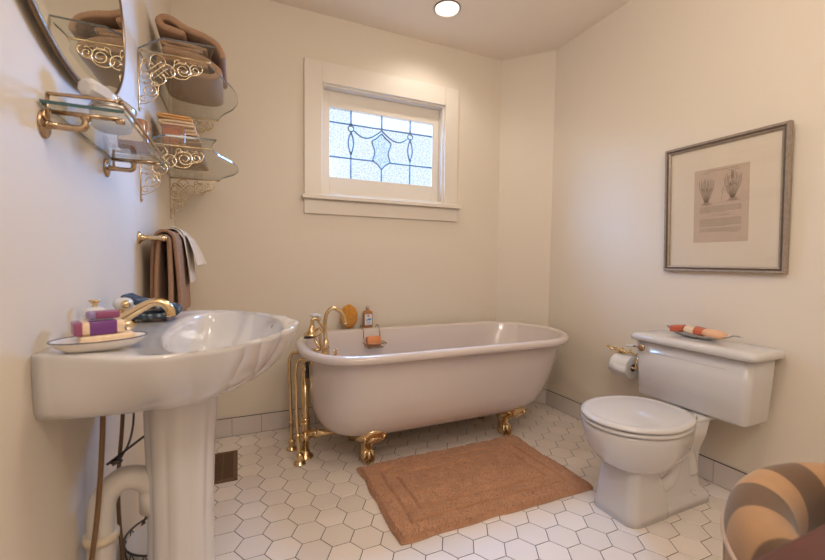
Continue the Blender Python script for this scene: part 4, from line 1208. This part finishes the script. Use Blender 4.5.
# ------------------------------------------------------------------ toilet paper
hp = thing('toilet_paper_holder', (2.254, 1.46, .47), 'ornate leafy brass toilet paper holder on the wall beside the toilet tank', 'toilet paper holder')
rc = (2.186, 1.46, .437)
bm = bmesh.new()
for yy in (1.398, 1.528):
    tube(bm, spline([(2.250, yy, .49), (2.225, yy, .50), (2.20, yy, .485), (2.188, yy, .46), (2.186, yy, .437)], 5), .0055, 10)
    lathe(bm, [(.02, 0), (.02, .004), (.012, .008), (.007, .012)], (2.2535, yy, .49), axis=(-1, 0, 0), seg=18)
tube(bm, [(2.186, 1.392, .437), (2.186, 1.534, .437)], .0065, 12)
ellipsoid(bm, (2.186, 1.390, .437), (.012, .006, .012), 14, 8)
P = spline([(2.195, 1.405, .505), (2.185, 1.43, .516), (2.178, 1.46, .510), (2.172, 1.49, .524), (2.165, 1.52, .516), (2.155, 1.548, .535)], 6)
tube(bm, P, [.006+.002*math.sin(i*1.3) for i in range(len(P))], 8)
for k, i in enumerate(range(3, len(P), 4)):
    q = P[i]; s = 1 if k % 2 else -1
    ellipsoid(bm, q+Vector((s*.012, .004, .006)), (.013, .007, .005), 12, 6, Matrix.Rotation(s*.6, 3, 'Z') @ Matrix.Rotation(-s*.5, 3, 'Y'))
tube(bm, spline([(2.225, 1.41, .50), (2.21, 1.41, .51), (2.195, 1.405, .505)], 4), .005, 8)
obj('leafy_arm', bm, M['brass'], hp)
bm = bmesh.new()
NR = 40; ya_, yb_2 = 1.410, 1.512
pro = [(.020, ya_), (.0555, ya_), (.058, ya_+.002), (.058, yb_2-.002), (.0555, yb_2), (.020, yb_2)]
rings(bm, [[(rc[0]+r*math.cos(2*PI*k/NR), y, rc[2]+r*math.sin(2*PI*k/NR)) for k in range(NR)] for r, y in pro], loop=True)
tpr = obj('toilet_paper_roll', bm, M['paper'], label='white toilet paper roll hanging on the brass holder beside the tank', cat='toilet paper', origin=rc, angle=50)
bm = bmesh.new()
rings(bm, [[(rc[0]+r*math.cos(2*PI*k/NR), y, rc[2]+r*math.sin(2*PI*k/NR)) for k in range(NR)] for r, y in ((.0185, ya_+.001), (.0198, ya_+.001), (.0198, yb_2-.001), (.0185, yb_2-.001))], loop=True)
obj('cardboard_core', bm, mat('cardboard', (.22, .15, .10), .9), tpr)
bm = bmesh.new()
pth = [(rc[0]-.0590, rc[2]+.012), (rc[0]-.0600, rc[2]-.010), (rc[0]-.0600, rc[2]-.025)]
rings(bm, [[(x-.0004, y, z) for x, z in pth]+[(x+.0004, y, z) for x, z in pth[::-1]] for y in (ya_+.001, yb_2-.001)])
obj('loose_sheet', bm, M['paper'], tpr)

# ------------------------------------------------------------------ framed print
fy0, fy1, fz0, fz1 = .822, 1.303, .950, 1.532
FX = W-.0005; pf = thing('framed_print', (W, (fy0+fy1)/2, (fz0+fz1)/2), 'botanical engraving with a wide cream mat in a silver wooden frame on the right wall', 'picture')
bm = bmesh.new()
def fr_ring(ins, x): return [(x, fy0+ins, fz0+ins), (x, fy1-ins, fz0+ins), (x, fy1-ins, fz1-ins), (x, fy0+ins, fz1-ins)]
rings(bm, [fr_ring(0, FX), fr_ring(0, FX-.020), fr_ring(.003, FX-.024), fr_ring(.011, FX-.023), fr_ring(.0135, FX-.0195), fr_ring(.0165, FX-.0195), fr_ring(.019, FX-.021), fr_ring(.026, FX-.017), fr_ring(.026, FX)], loop=True)
for f in bm.faces:
    c = f.calc_center_median()
    e = min(abs(c.y-fy0), abs(c.y-fy1), abs(c.z-fz0), abs(c.z-fz1))
    if .0117 < e < .0178: f.material_index = 1
obj('frame', bm, [M['frame'], M['frame_dark']], pf, smooth=False)
bm = bmesh.new(); box2(bm, (FX-.010, fy0+.024, fz0+.024), (FX-.001, fy1-.024, fz1-.024)); obj('mat_board', bm, M['mat_board'], pf, smooth=False)
bm = bmesh.new(); box2(bm, (FX-.0125, fy0+.0255, fz0+.0255), (FX-.0115, fy1-.0255, fz1-.0255)); obj('picture_glass', bm, M['picture_glass'], pf, smooth=False)
py0, py1, pz0, pz1 = .954, 1.170, 1.083, 1.408
bm = bmesh.new(); box2(bm, (FX-.0106, py0, pz0), (FX-.0100, py1, pz1)); pr_ = obj('print_sheet', bm, M['print'], pf, smooth=False)
bm = bmesh.new(); XI = FX-.0108
pw, ph_ = py1-py0, pz1-pz0
def pp_(u, v): return Vector((XI, py1-u*pw, pz0+v*ph_))       # u from the left as seen
def stroke(P, w):
    P = [pp_(u, v) for u, v in P]
    for a, b in zip(P, P[1:]):
        d = (b-a)
        if d.length < 1e-6: continue
        n = Vector((0, -d.z, d.y)).normalized()*w/2
        bm.faces.new([bm.verts.new(q) for q in (a-n, b-n, b+n, a+n)])
rnd = random.Random(3)
for cu_, cv, top_, wid in ((.24, .545, .90, .145), (.72, .575, .93, .155)):
    for k in range(19):
        f = (k/18-.5)*2; h = top_-abs(f)*.02-rnd.random()*.07
        P = [(cu_+f*.03, cv), (cu_+f*wid*.52, lerp(cv, h, .28)), (cu_+f*wid*.9, lerp(cv, h, .62)), (cu_+f*wid+.014*rnd.uniform(-1, 1), h)]
        P = [(p.x, p.y) for p in spline([(a, b, 0) for a, b in P], 4)]
        stroke(P, .0011)
        if k % 2 == 0: stroke([(cu_+f*wid*.6+.02*rnd.uniform(-1, 1), lerp(cv, h, .5)), (cu_+f*wid*.62+.03*rnd.uniform(-1, 1), lerp(cv, h, .62))], .0018)
    for k in range(7): stroke([(cu_-.06-.012*k*(k % 2), cv-.006*k-.002), (cu_+.07+.010*k*((k+1) % 2), cv-.006*k)], .0009)
stroke([(.52, .66), (.535, .72), (.56, .725), (.53, .60), (.52, .56)], .0010); stroke([(.56, .70), (.70, .585)], .0009)
for v in (.84, .86, .88, .90, .92): stroke([(.68, v), (.735, v)], .0035)
y_ = .485
lines = []
for n_lines, gap in ((7, .0128), (2, .022), (9, .0125), (5, .014)):
    for k in range(n_lines):
        full = not (n_lines == 2)
        u0, u1 = (.12, .88) if full else (.36, .68)
        if n_lines == 5 and k == 4: u0, u1 = .66, .84
        if k == n_lines-1 and n_lines in (7, 9): u1 = .62
        u = u0
        while u < u1:
            w_ = rnd.uniform(.015, .055); stroke([(u, y_+.004*(u-.5)), (min(u+w_, u1), y_+.004*(u-.5))], .0012)
            u += w_+.009
        y_ -= gap
    y_ -= .017
u = .22
while u < .82: stroke([(u, .965), (u+.03, .965)], .0016); u += .04
for v in (.94,): stroke([(.14, v), (.3, v)], .001); stroke([(.62, v), (.84, v)], .001)
obj('engraving', bm, M['ink'], pr_, smooth=False, fix=False)

pf.rotation_euler = (0, -.040, 0)
pf.location = (W-.0125, (fy0+fy1)/2, (fz0+fz1)/2)

# ------------------------------------------------------------------ striped barrel chair
CC = Vector((1.190, .122, 0)); RC = .290
ch = thing('barrel_chair', CC, 'barrel-backed chair in wide brown and tan striped upholstery at the lower right', 'chair')
bm = bmesh.new(); lay = bm.verts.layers.float.new('arc')
def section(zt):
    return [(RC-.010, .30), (RC, .36), (RC+.004, .46), (RC+.006, zt-.07), (RC+.003, zt-.035), (RC-.010, zt-.010), (RC-.034, zt), (RC-.060, zt-.008), (RC-.078, zt-.030), (RC-.086, zt-.07), (RC-.076, .46), (RC-.080, .38), (RC-.080, .30)]
A0, A1, NSEG = math.radians(-40), math.radians(220), 90
prev = None; first_ring = last_ring = None
for i in range(NSEG+1):
    t = i/NSEG; a = lerp(A0, A1, t)
    zt = .600+.012*math.sin(PI*t)-.13*max(0, (abs(2*t-1)-.62)/.38)**2
    sec = [(p.x, p.y) for p in spline([(r, z, 0) for r, z in section(zt)], 3)]
    endf = 1-.5*max(0, (abs(2*t-1)-.97)/.03)
    ring = []
    for r, z in sec:
        rr_ = RC-.038+(r-RC+.038)*endf
        v = bm.verts.new((CC.x+rr_*math.cos(a)*1.02, CC.y+rr_*math.sin(a), z)); v[lay] = t*7.6+.12; ring.append(v)
    if prev:
        for k in range(len(ring)-1): bm.faces.new((prev[k], prev[k+1], ring[k+1], ring[k]))
        bm.faces.new((prev[-1], prev[0], ring[0], ring[-1]))
    else: first_ring = ring
    prev = ring
bm.faces.new(first_ring[::-1]); bm.faces.new(prev)
obj('barrel_back', bm, M['stripes'], ch)
bm = bmesh.new()
def arc_tube(rad, zfun, r, mtn):
    P = []
    for i in range(61):
        t = i/60; a = lerp(A0, A1, t); P.append((CC.x+rad*math.cos(a)*1.02, CC.y+rad*math.sin(a), zfun(t)))
    tube(bm, P, r, 8)
arc_tube(RC+.006, lambda t: .535+.012*math.sin(PI*t)-.13*max(0, (abs(2*t-1)-.62)/.38)**2, .0045, 0)
obj('piping', bm, M['chair_wood'], ch, label='pale piping along the back')
bm = bmesh.new()
lathe(bm, [(.14, .36), (.186, .375), (.192, .41), (.185, .445), (.14, .462), (.05, .468)], (CC.x, CC.y-.01, 0), seg=40)
obj('seat_cushion', bm, M['towel2'], ch)
bm = bmesh.new()
P = [(CC.x+(RC-.03)*math.cos(lerp(A0, A1, i/60)), CC.y+(RC-.03)*math.sin(lerp(A0, A1, i/60)), .285) for i in range(61)]
tube(bm, P, .022, 10); lathe(bm, [(.20, .30), (.20, .36)], (CC.x, CC.y, 0), seg=40)
obj('seat_frame', bm, M['chair_wood'], ch)
for a in (20, 160, -50, 230):
    a = math.radians(a); bx_, by_ = CC.x+.22*math.cos(a), CC.y+.22*math.sin(a)
    bm = bmesh.new(); lathe(bm, [(.013, 0), (.016, .05), (.020, .18), (.024, .305)], (bx_, by_, 0), seg=14)
    obj('leg', bm, M['chair_wood'], ch, origin=(bx_, by_, 0))
# dressing table at the corner of the picture
dt = thing('dressing_table', (1.02, -.12, 0), 'dark red mahogany table top cutting across the lower right corner of the photo', 'table')
bm = bmesh.new(); rings(bm, [rrect(1.0, -.134, .44, .312, z, .03) if q == 0 else rrect(1.0, -.134, .436, .308, z, .028) for z, q in ((.716, 1), (.720, 0), (.736, 0), (.740, 1))])
obj('table_top', bm, M['mahogany'], dt, angle=40)
bm = bmesh.new(); box2(bm, (.62, -.42, .655), (1.38, -.16, .7158), .003); obj('apron', bm, M['mahogany'], dt, smooth=False)
for lx, ly in ((.62, -.42), (1.38, -.42), (.62, .06), (1.40, -.18)):
    bm = bmesh.new()
    if ly == .06: lathe(bm, [(.014, 0), (.022, .1), (.018, .5), (.024, .62), (.024, .716)], (.60, -.02, 0), seg=14); obj('table_leg', bm, M['mahogany'], dt, origin=(.60, -.02, 0))
    else: lathe(bm, [(.014, 0), (.022, .1), (.018, .5), (.024, .62), (.024, .716)], (lx, ly, 0), seg=14); obj('table_leg', bm, M['mahogany'], dt, origin=(lx, ly, 0))

# ------------------------------------------------------------------ light
def area(name, loc, target, size, power, col, spread=None, shape='RECTANGLE', sy=None):
    l = bpy.data.lights.new(name, 'AREA'); l.shape = shape; l.size = size
    if shape in ('RECTANGLE', 'ELLIPSE'): l.size_y = sy or size
    l.energy = power; l.color = col
    if spread is not None: l.spread = spread
    o = bpy.data.objects.new(name, l); C.objects.link(o); o.location = loc
    d = Vector(target)-Vector(loc); o.rotation_euler = d.to_track_quat('-Z', 'Y').to_euler(); return o
w = bpy.data.worlds.new('overcast_sky'); bpy.context.scene.world = w; w.use_nodes = True
bg = w.node_tree.nodes['Background']; bg.inputs[0].default_value = (.90, .95, 1.0, 1); bg.inputs[1].default_value = 1.15
DAY = (.27, .53, 1.0)
area('daylight_right_of_window', (3.05, 4.2, 2.3), (1.15, D, 1.67), 1.2, 450, (.17, .45, 1.0), None, 'RECTANGLE', 1.8)
area('daylight_left_of_window', (-1.0, 4.3, 2.9), (1.15, D, 1.67), 1.3, 170, DAY)
area('daylight_above_window', (1.3, 3.7, 3.7), (1.15, D, 1.67), 1.3, 430, DAY)
WARM = (1.0, .94, .865)
def spot(name, loc, power, col, ang, blend, r):
    l = bpy.data.lights.new(name, 'SPOT'); l.energy = power; l.color = col; l.spot_size = ang; l.spot_blend = blend; l.shadow_soft_size = r
    o = bpy.data.objects.new(name, l); C.objects.link(o); o.location = loc; return o
spot('downlight', (RP[0], RP[1], H+.045), 11, WARM, math.radians(150), .6, .035)
area('ceiling_fill', (.5, -.6, H-.03), (.5, -.6, 0), .5, 12, WARM, shape='DISK')  # added soft warm fill overhead, behind the camera
pl_ = bpy.data.lights.new('rear_fill', 'POINT'); pl_.energy = 6; pl_.color = WARM; pl_.shadow_soft_size = .14  # added warm point fill near the front wall, no fixture stands there
po_ = bpy.data.objects.new('rear_fill', pl_); C.objects.link(po_); po_.location = (.5, -.95, 1.95)
pl2 = bpy.data.lights.new('overhead_fill', 'POINT'); pl2.energy = 14.5; pl2.color = WARM; pl2.shadow_soft_size = .16  # added fill above the view, lifts the ceiling, walls and floor
po2 = bpy.data.objects.new('overhead_fill', pl2); C.objects.link(po2); po2.location = (1.12, .60, 2.0)

# ------------------------------------------------------------------ camera
cam = bpy.data.cameras.new('camera'); co = bpy.data.objects.new('camera', cam); C.objects.link(co)
f_, yaw, pitch, roll = 396.989, .4149208, -.0484361, .0114884
cam.sensor_width = 36; cam.lens = f_/825*36; cam.clip_start = .02
fw = Vector((math.sin(yaw)*math.cos(pitch), math.cos(yaw)*math.cos(pitch), math.sin(pitch)))
r_ = Vector((math.cos(yaw), -math.sin(yaw), 0)); u_ = r_.cross(fw)
r2 = r_*math.cos(roll)+u_*math.sin(roll); u2 = -r_*math.sin(roll)+u_*math.cos(roll)
co.matrix_world = Matrix(((r2.x, u2.x, -fw.x, .2970588), (r2.y, u2.y, -fw.y, 0), (r2.z, u2.z, -fw.z, .98425), (0, 0, 0, 1)))
cam.dof.use_dof = True; cam.dof.focus_distance = 2.1; cam.dof.aperture_fstop = 5.0
sc = bpy.context.scene; sc.camera = co
vs = sc.view_settings; vs.view_transform = 'Standard'; vs.look = 'None'; vs.gamma = 1; vs.exposure = .15; vs.use_curve_mapping = False
